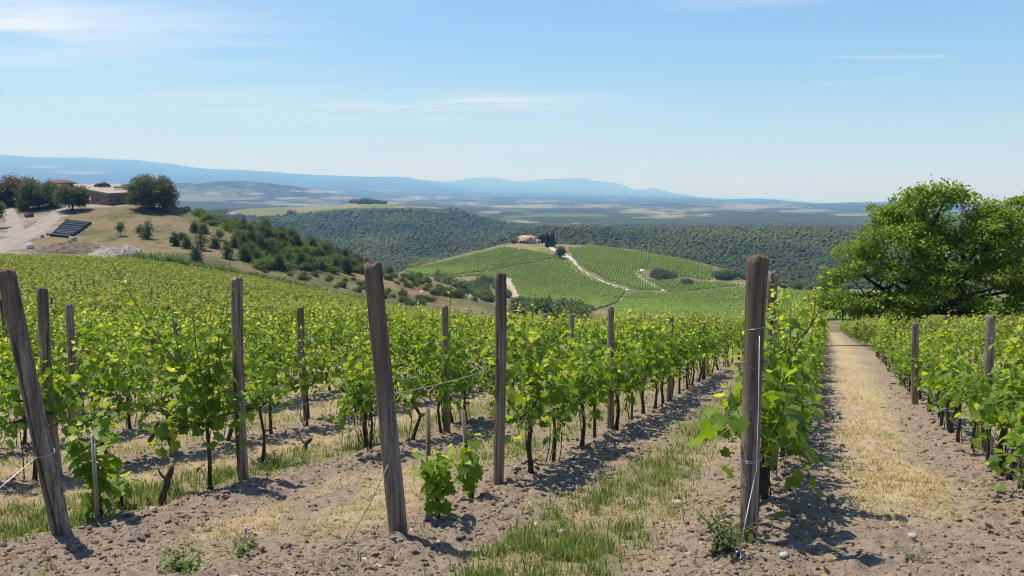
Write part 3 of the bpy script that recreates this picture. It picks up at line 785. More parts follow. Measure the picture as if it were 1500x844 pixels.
# ------------------------------------------------------------------ wooden posts, wires
def wood_material(name, dark_from, dark_col=(0.06, 0.042, 0.032)):
    m, t, b = mat(name, 0.92, 0.12)
    tc = t.new('ShaderNodeTexCoord'); P = tc.outputs['Object']
    g1 = t.noise(t.mapping(P, scale=(34, 34, 1.0)), 1.0, 7, 0.72, 0.4)
    g2 = t.noise(t.mapping(P, scale=(90, 90, 4)), 1.0, 5, 0.7)
    blot = t.noise(t.mapping(P, scale=(5, 5, 2.2)), 1.0, 5, 0.65)
    c = t.mix(t.maprange(g1, 0.36, 0.62), (0.105, 0.082, 0.063), (0.41, 0.335, 0.26))
    c = t.mix(t.maprange(g2, 0.5, 0.72), c, (0.07, 0.055, 0.045))
    c = t.mix(t.math('MULTIPLY', t.maprange(blot, 0.52, 0.70), 0.75), c, (0.075, 0.055, 0.042))
    sx = t.new('ShaderNodeSeparateXYZ'); t.link(P, sx.inputs[0])
    zf = t.math('ADD', sx.outputs[2], t.math('MULTIPLY', t.math('SUBTRACT', g1, 0.5), 0.9))
    top = t.maprange(zf, dark_from - 0.10, dark_from + 0.22)
    c = t.mix(t.math('MULTIPLY', top, 0.85), c, t.mix(t.maprange(g1, 0.38, 0.62), dark_col, (0.19, 0.14, 0.105)))
    c = t.mix(t.math('MULTIPLY', attr(t, 'tone'), 0.92), c, (0.022, 0.017, 0.014))
    t.link(c, b.inputs['Base Color'])
    h = t.math('ADD', t.math('MULTIPLY', g1, 0.7), t.math('MULTIPLY', g2, 0.5))
    bp = t.new('ShaderNodeBump'); bp.inputs['Strength'].default_value = 0.9; bp.inputs['Distance'].default_value = 0.006
    t.link(h, bp.inputs['Height']); t.link(bp.outputs[0], b.inputs['Normal'])
    return m


M['post_wood'] = wood_material('post_wood', 5.0)
M['post_wood_dark'] = wood_material('post_wood_dark', 1.42)
M['post_wood_bark'] = wood_material('post_wood_bark', 0.95)


def post_mesh(h, r0, r1, lean, seed, cracks=1, material=None, sides=30, rings=34, bend=0.02):
    """Round weathered post from 0.25 m below ground; tone marks the open cracks."""
    rg = np.random.default_rng(seed); zs = np.concatenate([[-0.25], np.linspace(0, h, rings)])
    an = np.linspace(0, 2 * pi, sides, endpoint=False); V = []; tone = []
    ph = rg.uniform(0, 2 * pi, 8)
    cr = [(rg.uniform(0, 2 * pi), rg.uniform(-0.1, 0.5) * h, rg.uniform(0.6, 1.05) * h, rg.uniform(0.010, 0.02)) for _ in range(cracks)]
    bx, by = rg.uniform(-bend, bend, 2)
    for z in zs:
        f = max(z, 0) / h; r = r0 + (r1 - r0) * f
        rr = r * (1 + 0.05 * np.sin(2 * an + ph[0] + 0.8 * z) + 0.03 * np.sin(3 * an + ph[1] - z) + 0.018 * np.sin(7 * an + ph[2] + 2 * z) + 0.014 * np.sin(11 * an + ph[3] + 1.3 * z) + 0.02 * sin(5 * z + ph[4]))
        td = np.zeros(sides)
        for (a0, z0, z1, dp) in cr:
            k = float(smooth(z0, z0 + 0.15, z) * smooth(z1, z1 - 0.12, z)) if z1 < h else float(smooth(z0, z0 + 0.15, z))
            d = np.angle(np.exp(1j * (an - a0 - 0.25 * sin(2.3 * z + ph[5])))) * r
            g = np.exp(-(d / 0.009) ** 2) * k
            rr = rr - dp * g; td = np.maximum(td, g)
        cx = lean[0] * f + bx * sin(pi * f); cyy = lean[1] * f + by * sin(pi * f)
        V.append(np.stack([cx + rr * np.cos(an), cyy + rr * np.sin(an), np.full(sides, z)], 1)); tone.append(td)
    n = len(zs)
    V[-1] = V[-1] + np.stack([0 * an, 0 * an, .010 * np.sin(2 * an + ph[6]) + .007 * rg.normal(size=sides)], 1)
    top = V[-1]; c = top.mean(0)
    V.append(c + (top - c) * 0.9 + np.array([0, 0, 0.006])); tone.append(np.full(sides, 0.15))
    V.append((c + (top - c) * 0.45 + np.array([0, 0, 0.009]))); tone.append(np.full(sides, 0.25))
    V.append((c + np.array([0, 0, 0.006]))[None]); tone.append(np.array([0.6]))
    i = np.arange((n + 1) * sides).reshape(n + 1, sides); Q = np.stack([i, np.roll(i, -1, 1), np.roll(i, -1, 1) + sides, i + sides], -1).reshape(-1, 4)
    ce = (n + 2) * sides; b = (n + 1) * sides
    T = np.array([(b + k, b + (k + 1) % sides, ce) for k in range(sides)])
    return mesh_from('post', np.concatenate(V), [Q, T], material or M['post_wood'], {'tone': np.concatenate(tone)}, True)


def ring_points(r, z, tilt=0.03, turns=1.0, lean=(0, 0), h=1.9, n=20, seed=0):
    a = np.linspace(0, 2 * pi * turns, int(n * turns) + 1)
    return np.stack([lean[0] * z / h + r * np.cos(a), lean[1] * z / h + r * np.sin(a), z + tilt * np.sin(a + seed) + 0.012 * a / (2 * pi)], 1)


def place_at(base_px, base_py, top_px, top_py, row=None):
    """World foot of a post, its height and its lean across the view."""
    if row is not None:
        t = float(t_of(base_px, base_py)); Y = (ROW_X[row] - ROW_T * ROW_Y0) / (t - ROW_T); X = t * Y
    else:
        X, Y, _ = hit(base_px, base_py, 3, 60)
    z0 = float(ground_z(X, Y)[0])
    h = EYE + Y * float(s_of(top_py)) - z0
    return X, Y, z0, h, float(t_of(top_px, top_py)) * Y - X


END = 'end posts at the head of the rows'
TIE_R = 0.0017
# the three big end posts -----------------------------------------------------------------
def end_post(base, top, r0, r1, seed, material, cracks, label, lean_y=0.0):
    X, Y, z0, h, lx = place_at(*base, *top)
    t = thing('wooden_post', label, 'post', (X, Y, z0), 0, END)
    link('shaft', post_mesh(h, r0, r1, (lx, lean_y), seed, cracks, material, 40, 44), t)
    return t, X, Y, z0, h, lx, lean_y


def tie(parent, z, r, turns, L, h, seed, mt='wire', tail=None):
    r = r * (.84 if r > .07 else 1.0)
    P = ring_points(r, z, 0.012, turns, L, h, seed=seed)
    if tail is not None: P = np.concatenate([P, [np.array(q) for q in tail]])
    MB().tube(P, TIE_R * 1.15, 5).build('wire_tie', M[mt], parent, True)


def stay(parent, P, loop_r=0.028, mt='white_wire', r=0.0032):
    """Anchor wire ending in an eye, its tail twisted on itself."""
    P = [np.array(p, float) for p in P]; mb = MB().tube(P, r, 6)
    e = P[-1]; d = norm(P[-1] - P[-2])
    side = norm(np.cross(d, np.array([0, 1.0, 0.2])))
    a = np.linspace(0, 2 * pi, 22)
    mb.tube([e + d * loop_r * (1 - cos(x)) * 1.15 + side * loop_r * sin(x) * 0.75 for x in a], r * 1.5, 6)
    q = e + d * loop_r * 2.3
    mb.tube([q + d * 0.01 * k + side * 0.006 * sin(k * 1.9) + np.cross(d, side) * 0.006 * cos(k * 1.9) for k in range(26)], r * 1.5, 6)
    mb.build('anchor_wire', M[mt], parent, True)


# leftmost end post, leaning to the left
t1, X, Y, z0, h, lx, ly = end_post((91, 790), (15, 397), 0.058, 0.056, 3, M['post_wood_dark'], 2, 'round grey end post leaning furthest to the left, dark stained top', -0.05)
for z, tn in ((h * 0.20 + 0.1, 1.2), (h * 0.41, 1.1), (h * 0.56, 1.05)): tie(t1, z, 0.073, tn, (lx, ly), h, 1.0 + z, 'wire')
za = h * 0.31; L = np.array([lx * za / h, ly * za / h, za])
tie(t1, za, 0.074, 1.6, (lx, ly), h, 0.3, 'white_wire')
g0 = np.array([X, Y, z0]); fx, fy = X - 0.62, Y - 0.55
foot = np.array([fx, fy, float(ground_z(fx, fy)[0]) + 0.03]) - g0
stay(t1, [L + (-0.02, -0.07, 0), L * 0.5 + foot * 0.5 + (0, 0, 0.01), foot])
q = L * 0.42 + foot * 0.58
MB().box(q, (0.05, 0.004, 0.035), 0.3).box(q + (0.022, 0.002, 0.018), (0.03, 0.004, 0.03), 0.5).build('marker_tag', M['red_plastic'], t1)
MB().tube(ring_points(0.09, h * 0.83, 0.05, 0.35, (lx, ly), h, seed=2.5) + np.array([-0.02, 0, 0]), 0.003, 5).build('wire_tie', M['white_wire'], t1, True)

# middle end post
t2, X, Y, z0, h, lx, ly = end_post((584, 793), (547, 388), 0.066, 0.058, 5, M['post_wood_bark'], 3, 'thick dark brown end post in the middle, leaning left with a flat sawn top', -0.03)
for z, tn in ((h * 0.81, 2.2), (h * 0.745, 1.3), (h * 0.55, 1.1), (h * 0.37, 1.3)): tie(t2, z, 0.074, tn, (lx, ly), h, z * 3, 'wire')
za = h * 0.275; L = np.array([lx * za / h, ly * za / h, za])
tie(t2, za + 0.03, 0.077, 2.1, (lx, ly), h, 1.9, 'white_wire')
fx, fy, fz = hit(515, 798, 3, 20); foot = np.array([fx - X, fy - Y, float(ground_z(fx, fy)[0]) + 0.035 - z0])
stay(t2, [L + (-0.01, -0.078, 0), L * 0.5 + foot * 0.5 + (0, -0.02, -0.015), foot], 0.03, 'galvanised')
P2 = (X, Y, z0, h, lx, ly)

# right end post, beside the straw path
t3, X, Y, z0, h, lx, ly = end_post((1096, 803), (1111, 377), 0.060, 0.068, 9, M['post_wood_bark'], 2, 'tall upright end post left of the straw path, dark brown above, wire down its front', 0.0)
for z, tn in ((h * 0.985, 1.0), (h * 0.93, 2.0), (h * 0.855, 1.2), (h * 0.62, 1.1), (h * 0.47, 1.1), (h * 0.345, 1.0), (h * 0.20, 0.7)): tie(t3, z, 0.079, tn, (lx, ly), h, z * 5, 'wire')
za = h * 0.735
tie(t3, za + 0.03, 0.080, 1.2, (lx, ly), h, 2.2, 'white_wire'); tie(t3, h * 0.285, 0.081, 2.1, (lx, ly), h, 0.7, 'white_wire')
L = np.array([lx * 0.73, -0.085, za]); m1 = np.array([lx * 0.28 + 0.01, -0.09, h * 0.27])
fx, fy, fz = hit(1082, 832, 3, 20); foot = np.array([fx - X, fy - Y, float(ground_z(fx, fy)[0]) + 0.05 - z0])
stay(t3, [L, L * 0.5 + m1 * 0.5 + (0.004, 0, 0), m1, m1 * 0.5 + foot * 0.5, foot], 0.026, 'white_wire', 0.003)
P3 = (X, Y, z0, h, lx, ly)

# intermediate posts: base column/row, top column/row, row, radii, material, cracks, label
POSTS = [
 ((357, 705), (347, 409), None, 0.066, 0.062, 'post_wood', 3, 'grey post hung with vine leaves on its left, behind the leftmost leaning post'),
 ((655, 616), (652, 449), 1, 0.056, 0.05, 'post_wood', 1, 'dark post inside the leaves, right behind the thick middle end post'),
 ((730, 714), (733, 402), None, 0.060, 0.063, 'post_wood_dark', 3, 'slim upright post with rusty split upper half, right of the thick middle post'),
 ((895, 637), (895, 450), None, 0.058, 0.056, 'post_wood', 1, 'first weathered post further down the row behind the rusty split post'),
 ((980, 591), (982, 465), None, 0.060, 0.058, 'post_wood', 1, 'second weathered post down the row behind the rusty split post'),
 ((1030, 570), (1030, 476), 2, 0.060, 0.058, 'post_wood', 1, 'third weathered post down the row behind the rusty split post'),
 ((1131, 700), (1131, 400), 3, 0.058, 0.055, 'post_wood', 2, 'grey post peeping out just behind the tall post left of the straw path'),
 ((1164, 655), (1162, 470), None, 0.062, 0.058, 'post_wood', 1, 'post standing in leaves, second behind the tall post left of the straw path'),
 ((1442, 668), (1451, 463), None, 0.060, 0.058, 'post_wood', 1, 'slightly leaning grey post nearest along the right side of the straw path'),
 ((1340, 596), (1341, 474), None, 0.066, 0.064, 'post_wood', 1, 'upright grey post in front of the oak trunk, right of the straw path'),
 ((1312, 570), (1312, 478), 4, 0.060, 0.060, 'post_wood', 1, 'small grey post just left of the one before the oak trunk'),
 ((1295, 555), (1295, 482), 4, 0.060, 0.060, 'post_wood', 1, 'small grey post, second to the left of the one before the oak trunk'),
 ((1284, 545), (1284, 488), 4, 0.060, 0.060, 'post_wood', 1, 'farthest small grey post to the left of the one before the oak trunk'),
 ((1385, 600), (1385, 463), 5, 0.066, 0.064, 'post_wood', 1, 'grey post to the right of the oak trunk, one row further back'),
 ((82, 676), (62, 423), 0, 0.062, 0.058, 'post_wood_dark', 1, 'post leaning left close behind the leftmost leaning end post'),
 ((450, 618), (440, 452), None, 0.062, 0.060, 'post_wood_dark', 1, 'thin dark post in the open stretch left of the thick middle post'),
 ((264, 618), (258, 470), None, 0.060, 0.058, 'post_wood', 1, 'grey post in the leaves between the leftmost end post and the leaf hung post'),
 ((102, 590), (101, 447), -1, 0.060, 0.058, 'post_wood', 1, 'straight short grey post right of the leftmost end post, in the leaves'),
 ((800, 560), (800, 460), 0, 0.062, 0.060, 'post_wood', 1, 'far small post in the vine tops right of the rusty split post'),
 ((838, 560), (838, 461), 1, 0.060, 0.058, 'post_wood', 1, 'far small post in the vine tops left of the first weathered post'),
 ((745, 560), (745, 462), 0, 0.062, 0.060, 'post_wood', 1, 'far dark post top just right of the rusty split post'),
]
USED_POSTS = []
for i, (b_, t_, row, r0, r1, mn, cr, lab) in enumerate(POSTS):
    X, Y, z0, h, lx = place_at(*b_, *t_, row)
    t = thing('wooden_post', lab, 'post', (X, Y, z0), 0, 'posts along the vine rows')
    r0, r1 = r0 * .84, r1 * .84
    link('shaft', post_mesh(h, r0, r1, (lx, 0), 40 + i, cr, M[mn], 26, 28), t)
    if i < 9:
        for z in (h * 0.62, h * 0.84): tie(t, z, max(r0, r1) + 0.003, 1.2, (lx, 0), h, z * 4 + i, 'wire')
    USED_POSTS.append((X, Y))
    if i == 2: P730 = (X, Y, z0, h)
# further posts up the slope and down the rows, where small post heads stand out of the leaves
far_post = post_mesh(1.72, 0.042, 0.04, (0, 0), 99, 1, M['post_wood_dark'], 10, 6)
ordinals = 'first second third fourth fifth sixth seventh eighth ninth tenth eleventh twelfth thirteenth fourteenth fifteenth sixteenth seventeenth eighteenth nineteenth twentieth'.split()
n_far = 0
for k in range(-1, -26, -1):
    for j in range(12):
        Y = 10.0 + (3.7 * 0.9 + 1.4) * j + 2.1 * ((-k * 7) % 5); X = ROW_X[k] + ROW_T * (Y - ROW_Y0)
        px, py = to_px(X, Y, float(land(X, Y)))
        if not (-30 < px < 720) or Y > 75 or rnd.random() < 0.75 or any(hypot(X - a, Y - b) < 1.6 for a, b in USED_POSTS) or rnd.random() < 0.35: continue
        o = link('wooden_post', far_post, None, (X, Y, float(land(X, Y)) - 0.02), rnd.uniform(0, 6.28))
        s = rnd.uniform(0.86, 1.06); o.scale = (1, 1, s); o.rotation_euler = (R(rnd.uniform(-4, 4)), R(rnd.uniform(-5, 5)), rnd.uniform(0, 6))
        tag(o, 'small dark post standing out of the leaves of the left hand vineyard slope', 'post', 'small posts across the vineyard slope'); n_far += 1


def row_xy(k, Y): return ROW_X[k] + ROW_T * (Y - ROW_Y0), Y


# trellis wires, each one long sagging wire
def trellis(k, y0, y1, heights, words, first=None):
    for hgt, wname in heights:
        P = []
        for Y in np.arange(y0, y1, 0.8):
            X, Y = row_xy(k, Y); P.append((X, Y, float(land(X, Y)) + hgt + 0.012 * sin(Y * 2.1 + k)))
        if first is not None: P = [first(hgt)] + P
        o = MB().tube(P, 0.0022, 5).build('trellis_wire', M['wire'], None, True)
        tag(o, f'{wname} steel wire strung along {words}', 'wire', 'wires of the vine rows')


trellis(1, 7.9, 30, ((0.74, 'lower'), (1.25, 'upper')), 'the row of the leftmost leaning post')
trellis(2, P730[1], 30, ((0.74, 'lower'), (1.32, 'upper')), 'the row of the rusty split post')
trellis(3, 5.75, 36, ((0.74, 'lower'), (1.35, 'upper')), 'the row left of the straw path')
trellis(4, 5.5, 34, ((0.85, 'lower'), (1.48, 'upper')), 'the row right of the straw path')
trellis(0, 8.0, 30, ((0.80, 'lower'), (1.32, 'upper')), 'the row just behind the leftmost leaning post')
a = np.array([P2[0] + P2[4] * 0.53 + 0.06, P2[1], P2[2] + P2[3] * 0.525]); b = np.array([P730[0] - 0.06, P730[1], P730[2] + P730[3] * 0.555])
o = MB().tube(bezier(a, (a + b) / 2 + (0, 0, -0.03), b, 10), 0.0045, 6).build('trellis_wire', M['galvanised'], None, True)
tag(o, 'twisted bracing wire between the thick middle post and the rusty split post', 'wire', 'wires of the vine rows')

# ------------------------------------------------------------------ grapevines
def vine_arrays(rg, n_shoot=13, top=1.42, half=0.46, leaf=0.105, kind='grape', low=0.42, skirt=0.4, width=0.20, per=0.062, tall=0.15):
    """Leaf and cane arrays of one vine, x along the row, foot at the origin."""
    P, D, N, S, Tn = [], [], [], [], []; canes = []
    for i in range(n_shoot):
        x0 = -half + 2 * half * (i + rg.uniform(0.1, 0.9)) / n_shoot; z0 = rg.uniform(0.5, 0.68)
        hang = rg.random() < skirt
        if hang:
            p0 = np.array([x0, rg.normal(0, .04), z0 + 0.12]); sd = rg.choice([-1, 1])
            p1 = p0 + (rg.normal(0, .12), sd * rg.uniform(.12, .3), rg.uniform(.0, .2)); p2 = p0 + (rg.normal(0, .2), sd * rg.uniform(.15, .36), -rg.uniform(.05, z0 + .12 - low + .08))
        else:
            ht = rg.uniform(0.72, 1.0) * top
            if rg.random() < tall: ht += rg.uniform(0.08, 0.42)
            p0 = np.array([x0, rg.normal(0, .04), z0]); e = np.array([x0 + rg.normal(0, .14), rg.normal(0, width), ht])
            p1 = (p0 + e) / 2 + (rg.normal(0, .06), rg.normal(0, .10), .1); p2 = e
        c = bezier(p0, p1, p2, 9); canes.append(c)
        L = np.sum(np.linalg.norm(np.diff(c, axis=0), axis=1)); n = max(4, int(L / per))
        for j in range(n):
            f = (j + rg.uniform(0.2, 0.8)) / n; q = f * 8; a = int(min(q, 7)); pos = c[a] + (c[a + 1] - c[a]) * (q - a)
            young = smooth(0.62, 1.0, f) if not hang else 0.0
            az = rg.uniform(0, 2 * pi) if rg.random() < 0.4 else (pi / 2 if (j % 2) else -pi / 2) + rg.normal(0, 0.6)
            od = np.array([cos(az), sin(az), rg.uniform(-.2, .35)]); st = rg.uniform(0.03, 0.10) * (1 - 0.5 * young)
            sz = leaf * rg.uniform(0.55, 1.38) * (1 - 0.58 * young)
            nrm = np.array([cos(az) * 0.55, sin(az) * 0.55, 0.75]) + rg.normal(0, 0.42, 3)
            dd = np.array([cos(az) * .9, sin(az) * .9, -rg.uniform(0.1, 1.0) + 0.7 * young]) + rg.normal(0, .25, 3)
            P.append(pos + od * st); D.append(dd); N.append(nrm); S.append(sz)
            Tn.append(np.clip(0.30 + 0.66 * young + 0.18 * (pos[2] - 0.9) + rg.normal(0, .15) + (.5 if rg.random() < .03 else 0), 0, 1))
    return np.array(P), np.array(D), np.array(N), np.array(S), np.array(Tn), canes


def vine_meshes(seed, kind='grape', **kw):
    rg = np.random.default_rng(seed); P, D, N, S, Tn, canes = vine_arrays(rg, kind=kind, **kw)
    V, T, tn = leaves(P, D, N, S, kind, Tn)
    fol = mesh_from('foliage', V, T, M['vine_leaf'], {'tone': tn})
    cm = MB()
    for c in canes: cm.tube(c, np.linspace(0.0045, 0.0015, len(c)), 4, False)
    tr = MB(); w = rg.normal(0, .085, 2)
    path = [(0, 0, -0.08), (w[0] * .4, w[1] * .3, .12), (w[0], w[1] * .5, .3), (w[0] * .3, w[1] * .2, .5), (0.0, 0, .62)]
    tr.tube(path, np.array([.032, .027, .022, .024, .019]) * rg.uniform(.62, 1.0), 9)
    for i in range(rg.integers(1, 4)):
        x0 = rg.uniform(-.3, .3); tr.tube(bezier((x0 * .5, rg.normal(0, .04), -.03), (x0 + rg.normal(0, .05), rg.normal(0, .05), .3), (x0, 0, .62), 5), [.007, .006, .006, .005, .004], 5)
    for s in (-1, 1):
        tr.tube(bezier((0, 0, .60), (s * .12, rg.normal(0, .02), .68), (s * .42, 0, .64 + rg.normal(0, .02)), 7), np.linspace(.016, .008, 7), 7)
    return tr.mesh('trunk', M['vine_bark'], True), cm.mesh('canes', M['cane']), fol


NV = 9
VINES = [vine_meshes(200 + i, n_shoot=(23, 17, 20, 12, 22, 18, 14, 24, 19)[i], top=1.27 + 0.05 * (i % 3), per=0.046, skirt=(.5, .38, .44, .35, .52, .4, .46, .36, .42)[i], low=(.26, .4, .32, .42, .22, .36, .3, .4, .28)[i], width=0.14, leaf=0.085, tall=0.42, half=0.47) for i in range(NV)]
ROW_ANG = atan2(1.0, ROW_T)
VG = 'grapevines of the near rows'


def row_words(k):
    if k == 1: return 'the row of the leftmost leaning post'
    if k == 2: return 'the row of the rusty split post'
    if k == 3: return 'the row left of the straw path'
    if k == 4: return 'the first row right of the straw path'
    if k > 4: return f'the {ordinals[k - 4]} row right of the straw path'
    return f"the {ordinals[-k]} row behind the leftmost leaning post's row"


def put_vine(meshes, X, Y, label, rz=0.0, sc=1.0, group=VG, z=None):
    t = thing('grapevine', label, 'grapevine', (X, Y, float(ground_z(X, Y)[0]) if z is None else z), ROW_ANG + rz, group); t.scale = (sc, sc, sc)
    for nm, me in zip(('trunk', 'canes', 'foliage'), meshes): link(nm, me, t)
    return t


SKIP = {1: [(0, 7.2), (7.75, 8.9)], 2: [(0, 7.9)], 3: [(0, 5.95)], 4: [(0, 5.3)]}
cand = []
for k in ROW_X:
    y0 = {1: 7.95, 2: 8.25, 3: 6.05, 4: 5.6}.get(k, 6.2 if k < 1 else 6.0)
    far = 112 if k >= 1 else 185
    Y = y0; j = 0
    rr = random.Random(1000 + k)
    while Y < far:
        X, _ = row_xy(k, Y); X += rr.uniform(-.05, .05)
        if not any(a <= Y <= b for a, b in SKIP.get(k, [])):
            px, py = to_px(X, Y, float(land(X, Y)) + 1.0)
            if -90 < px < 1590 and rr.random() > 0.05: cand.append((hypot(X, Y), k, X, Y))
        Y += rr.uniform(0.74, 0.92)
cand.sort()
near_v, far_v = cand[:285], cand[285:]
by_row = {}
for d, k, X, Y in near_v: by_row.setdefault(k, []).append((Y, X))
for k, lst in by_row.items():
    for n, (Y, X) in enumerate(sorted(lst)):
        rr = random.Random(int(X * 1000) + k)
        nth = ordinals[n] if n < 20 else None
        lab = f'grapevine, {nth} from the front of {row_words(k)}' if nth else f'grapevine well down {row_words(k)}, past the twentieth vine'
        put_vine(VINES[rr.randrange(NV)], X, Y, lab, rr.choice([0, pi]) + rr.uniform(-.12, .12), rr.uniform(0.86, 1.1) * (0.91 if k >= 4 else (1.07 if k == 3 else 1.0)))
print('near vines', len(near_v), 'to', near_v[-1][0], 'far', len(far_v))

# named vines of the front ------------------------------------------------------------------
def custom_vine(px, py, label, seed, rz=0.0, extra=None, row=None, **kw):
    kw.setdefault('leaf', .09); kw.setdefault('per', .05)
    X, Y, _ = hit(px, py, 3, 60); rg = np.random.default_rng(seed)
    ms = list(vine_meshes(seed, **kw))
    if extra:
        P, D, N, S, Tn, cs = extra(rg)
        V, T, tn = leaves(P, D, N, S, 'grape', Tn); n0 = len(ms[2].vertices)
        co = np.empty(n0 * 3, np.float32); ms[2].vertices.foreach_get('co', co)
        t0 = np.empty(n0, np.float32); ms[2].attributes['tone'].data.foreach_get('value', t0)
        lv = np.empty(len(ms[2].loops), np.int32); ms[2].loops.foreach_get('vertex_index', lv)
        ms[2] = mesh_from('foliage', np.concatenate([co.reshape(-1, 3), V]), np.concatenate([lv.reshape(-1, 3), T + n0]), M['vine_leaf'], {'tone': np.concatenate([t0, tn])})
        cm = MB()
        for c in cs: cm.tube(c, np.linspace(.009, .004, len(c)), 5)
        ex = cm.mesh('long_cane', M['cane'], True)
        t = put_vine(ms, X, Y, label, rz); link('long_cane', ex, t); return t
    return put_vine(ms, X, Y, label, rz)


def along(rg, c, per, leaf, young0=0.5):
    c = np.array(c); L = np.sum(np.linalg.norm(np.diff(c, axis=0), axis=1)); n = int(L / per); P, D, N, S, Tn = [], [], [], [], []
    for j in range(n):
        f = (j + .5) / n; q = f * (len(c) - 1); a = int(min(q, len(c) - 2)); pos = c[a] + (c[a + 1] - c[a]) * (q - a); yg = smooth(young0, 1, f)
        az = (1 if j % 2 else -1) * pi / 2 + rg.normal(0, .7); od = np.array([cos(az), sin(az), .1])
        P.append(pos + od * .05 * (1 - .6 * yg)); D.append(od + (0, 0, -.5 + .6 * yg) + rg.normal(0, .2, 3)); N.append(np.array([od[0] * .5, od[1] * .5, .8]) + rg.normal(0, .35, 3))
        S.append(leaf * rg.uniform(.8, 1.15) * (1 - .65 * yg)); Tn.append(np.clip(.35 + .6 * yg + rg.normal(0, .1), 0, 1))
    return P, D, N, S, Tn


def long_shoots(curves, leaf=0.12, per=0.09):
    def f(rg):
        A = [[] for _ in range(5)]
        for c in curves:
            for l, v in zip(A, along(rg, c, per, leaf)): l.extend(v)
        return (*[np.array(v) for v in A], curves)
    return f


cr, sr = cos(ROW_ANG), sin(ROW_ANG)
def loc_(dx, dz, dy=0.0): return (dx * cr + dy * sr, -dx * sr + dy * cr, dz)      # offsets across the view -> the vine's own axes
custom_vine(307, 716, 'tall narrow grapevine left of the leaf hung post, one long cane rising to the left', 501, 0, long_shoots([
    bezier(loc_(-.05, .95), loc_(-.38, 1.28), loc_(-.84, 2.2), 14), bezier(loc_(.1, 1.0), loc_(.2, 1.5), loc_(.24, 1.80), 9), bezier(loc_(-.1, .9), loc_(-.35, 1.2), loc_(-.42, 1.5), 9),
    bezier(loc_(.0, .8), loc_(-.28, .9), loc_(-.34, .72), 8), bezier(loc_(.1, .9), loc_(.3, 1.0), loc_(.3, .8), 8), bezier(loc_(.1, 1.0), loc_(.12, 1.5), loc_(.27, 1.95), 9), bezier(loc_(.05, 1.0), loc_(0, 1.4), loc_(.14, 1.7), 9), bezier(loc_(-.1, .9), loc_(-.3, 1.4), loc_(-.26, 1.72), 9), bezier(loc_(0, .9), loc_(-.1, 1.4), loc_(-.08, 1.75), 9)], .105, .06), n_shoot=17, half=.26, top=1.55, width=.14, leaf=.095, skirt=.45, low=.3)
custom_vine(538, 655, 'low drooping bushy grapevine touching the left side of the thick middle post', 503, 0, long_shoots([
    bezier(loc_(0, .6), loc_(-.25, .7), loc_(-.32, .05), 9), bezier(loc_(0, .6), loc_(-.3, .6), loc_(-.2, .1), 9), bezier(loc_(0, .7), loc_(-.15, .8), loc_(-.1, .1), 9), bezier(loc_(0, .8), loc_(-.4, 1.0), loc_(-.45, .45), 9),
    bezier(loc_(0, .8), loc_(-.2, 1.0), loc_(-.3, .3), 9)], .12, .05), n_shoot=13, half=.30, top=1.3, skirt=.5, low=.15)
custom_vine(1118, 745, 'leafy grapevine hanging close behind the tall post left of the straw path', 505, 0, long_shoots([
    bezier(loc_(0, .8), loc_(.14, .9), loc_(.17, .28), 9), bezier(loc_(0, .9), loc_(.12, 1.0), loc_(.10, .18), 9), bezier(loc_(0, .8), loc_(-.08, .8), loc_(-.11, .36), 8), bezier(loc_(.1, .9), loc_(.2, 1.2), loc_(.16, 1.62), 9), bezier(loc_(0, .9), loc_(.25, 1.0), loc_(.22, .45), 9),
    bezier(loc_(.1, 1.2), loc_(.5, 1.5), loc_(.42, 1.93), 12), bezier(loc_(.2, 1.2), loc_(.4, 1.5), loc_(.35, 1.7), 12), bezier(loc_(0, 1.0), loc_(-.1, 1.3), loc_(-.12, 1.5), 8)], .085, .042), n_shoot=12, half=.16, top=1.45, leaf=.08, width=.08, skirt=.5, low=.3)
custom_vine(662, 622, 'grapevine with tall shoots climbing over the dark post right behind the thick middle post', 511, 0, long_shoots([bezier(loc_(0, 1.0), loc_(-.05, 1.6), loc_(.02, 2.15), 12), bezier(loc_(0, 1.0), loc_(-.15, 1.4), loc_(-.06, 1.85), 10), bezier(loc_(0, 1.0), loc_(.2, 1.5), loc_(.30, 1.85), 10)], .09, .05), n_shoot=18, half=.3, top=1.5)
custom_vine(382, 676, 'thin grapevine just right of the leaf hung post', 507, 0, None, n_shoot=8, half=.16, top=1.35, width=.12, skirt=.3)
custom_vine(1473, 705, 'grapevine on a thick gnarled double trunk by the right edge', 509, 0, None, n_shoot=16, half=.42, top=1.4, skirt=.5, low=.35)


def sapling(px, py, label, seed, height, spread, n, stake=None):
    """Newly planted vine: a few short shoots of large leaves round a slim stem."""
    X, Y, _ = hit(px, py, 3, 40); z0 = float(ground_z(X, Y)[0]); rg = np.random.default_rng(seed)
    t = thing('young_vine', label, 'young vine', (X, Y, z0), 0, 'newly planted vines')
    MB().tube([(0, 0, -.05), (.01, 0, .12), (-.01, .01, .28)], [.022, .018, .012], 8).build('trunk', M['vine_bark'], t, True)
    A = [[] for _ in range(5)]; cs = []
    for i in range(n):
        az = rg.uniform(0, 2 * pi); e = np.array([cos(az) * spread * rg.uniform(.3, 1), sin(az) * spread * rg.uniform(.3, 1), height * rg.uniform(.45, 1)])
        c = bezier((0, 0, rg.uniform(.08, .28)), (e[0] * .6, e[1] * .6, e[2] * .9), e, 8); cs.append(c)
        for l, v in zip(A, along(rg, c, .045, .125, .6)): l.extend(v)
    V, T, tn = leaves(*[np.array(v) for v in A[:4]], 'grape', np.array(A[4]))
    link('foliage', mesh_from('foliage', V, T, M['vine_leaf'], {'tone': tn}), t)
    cm = MB()
    for c in cs: cm.tube(c, np.linspace(.004, .0015, 8), 4, False)
    cm.build('canes', M['cane'], t)


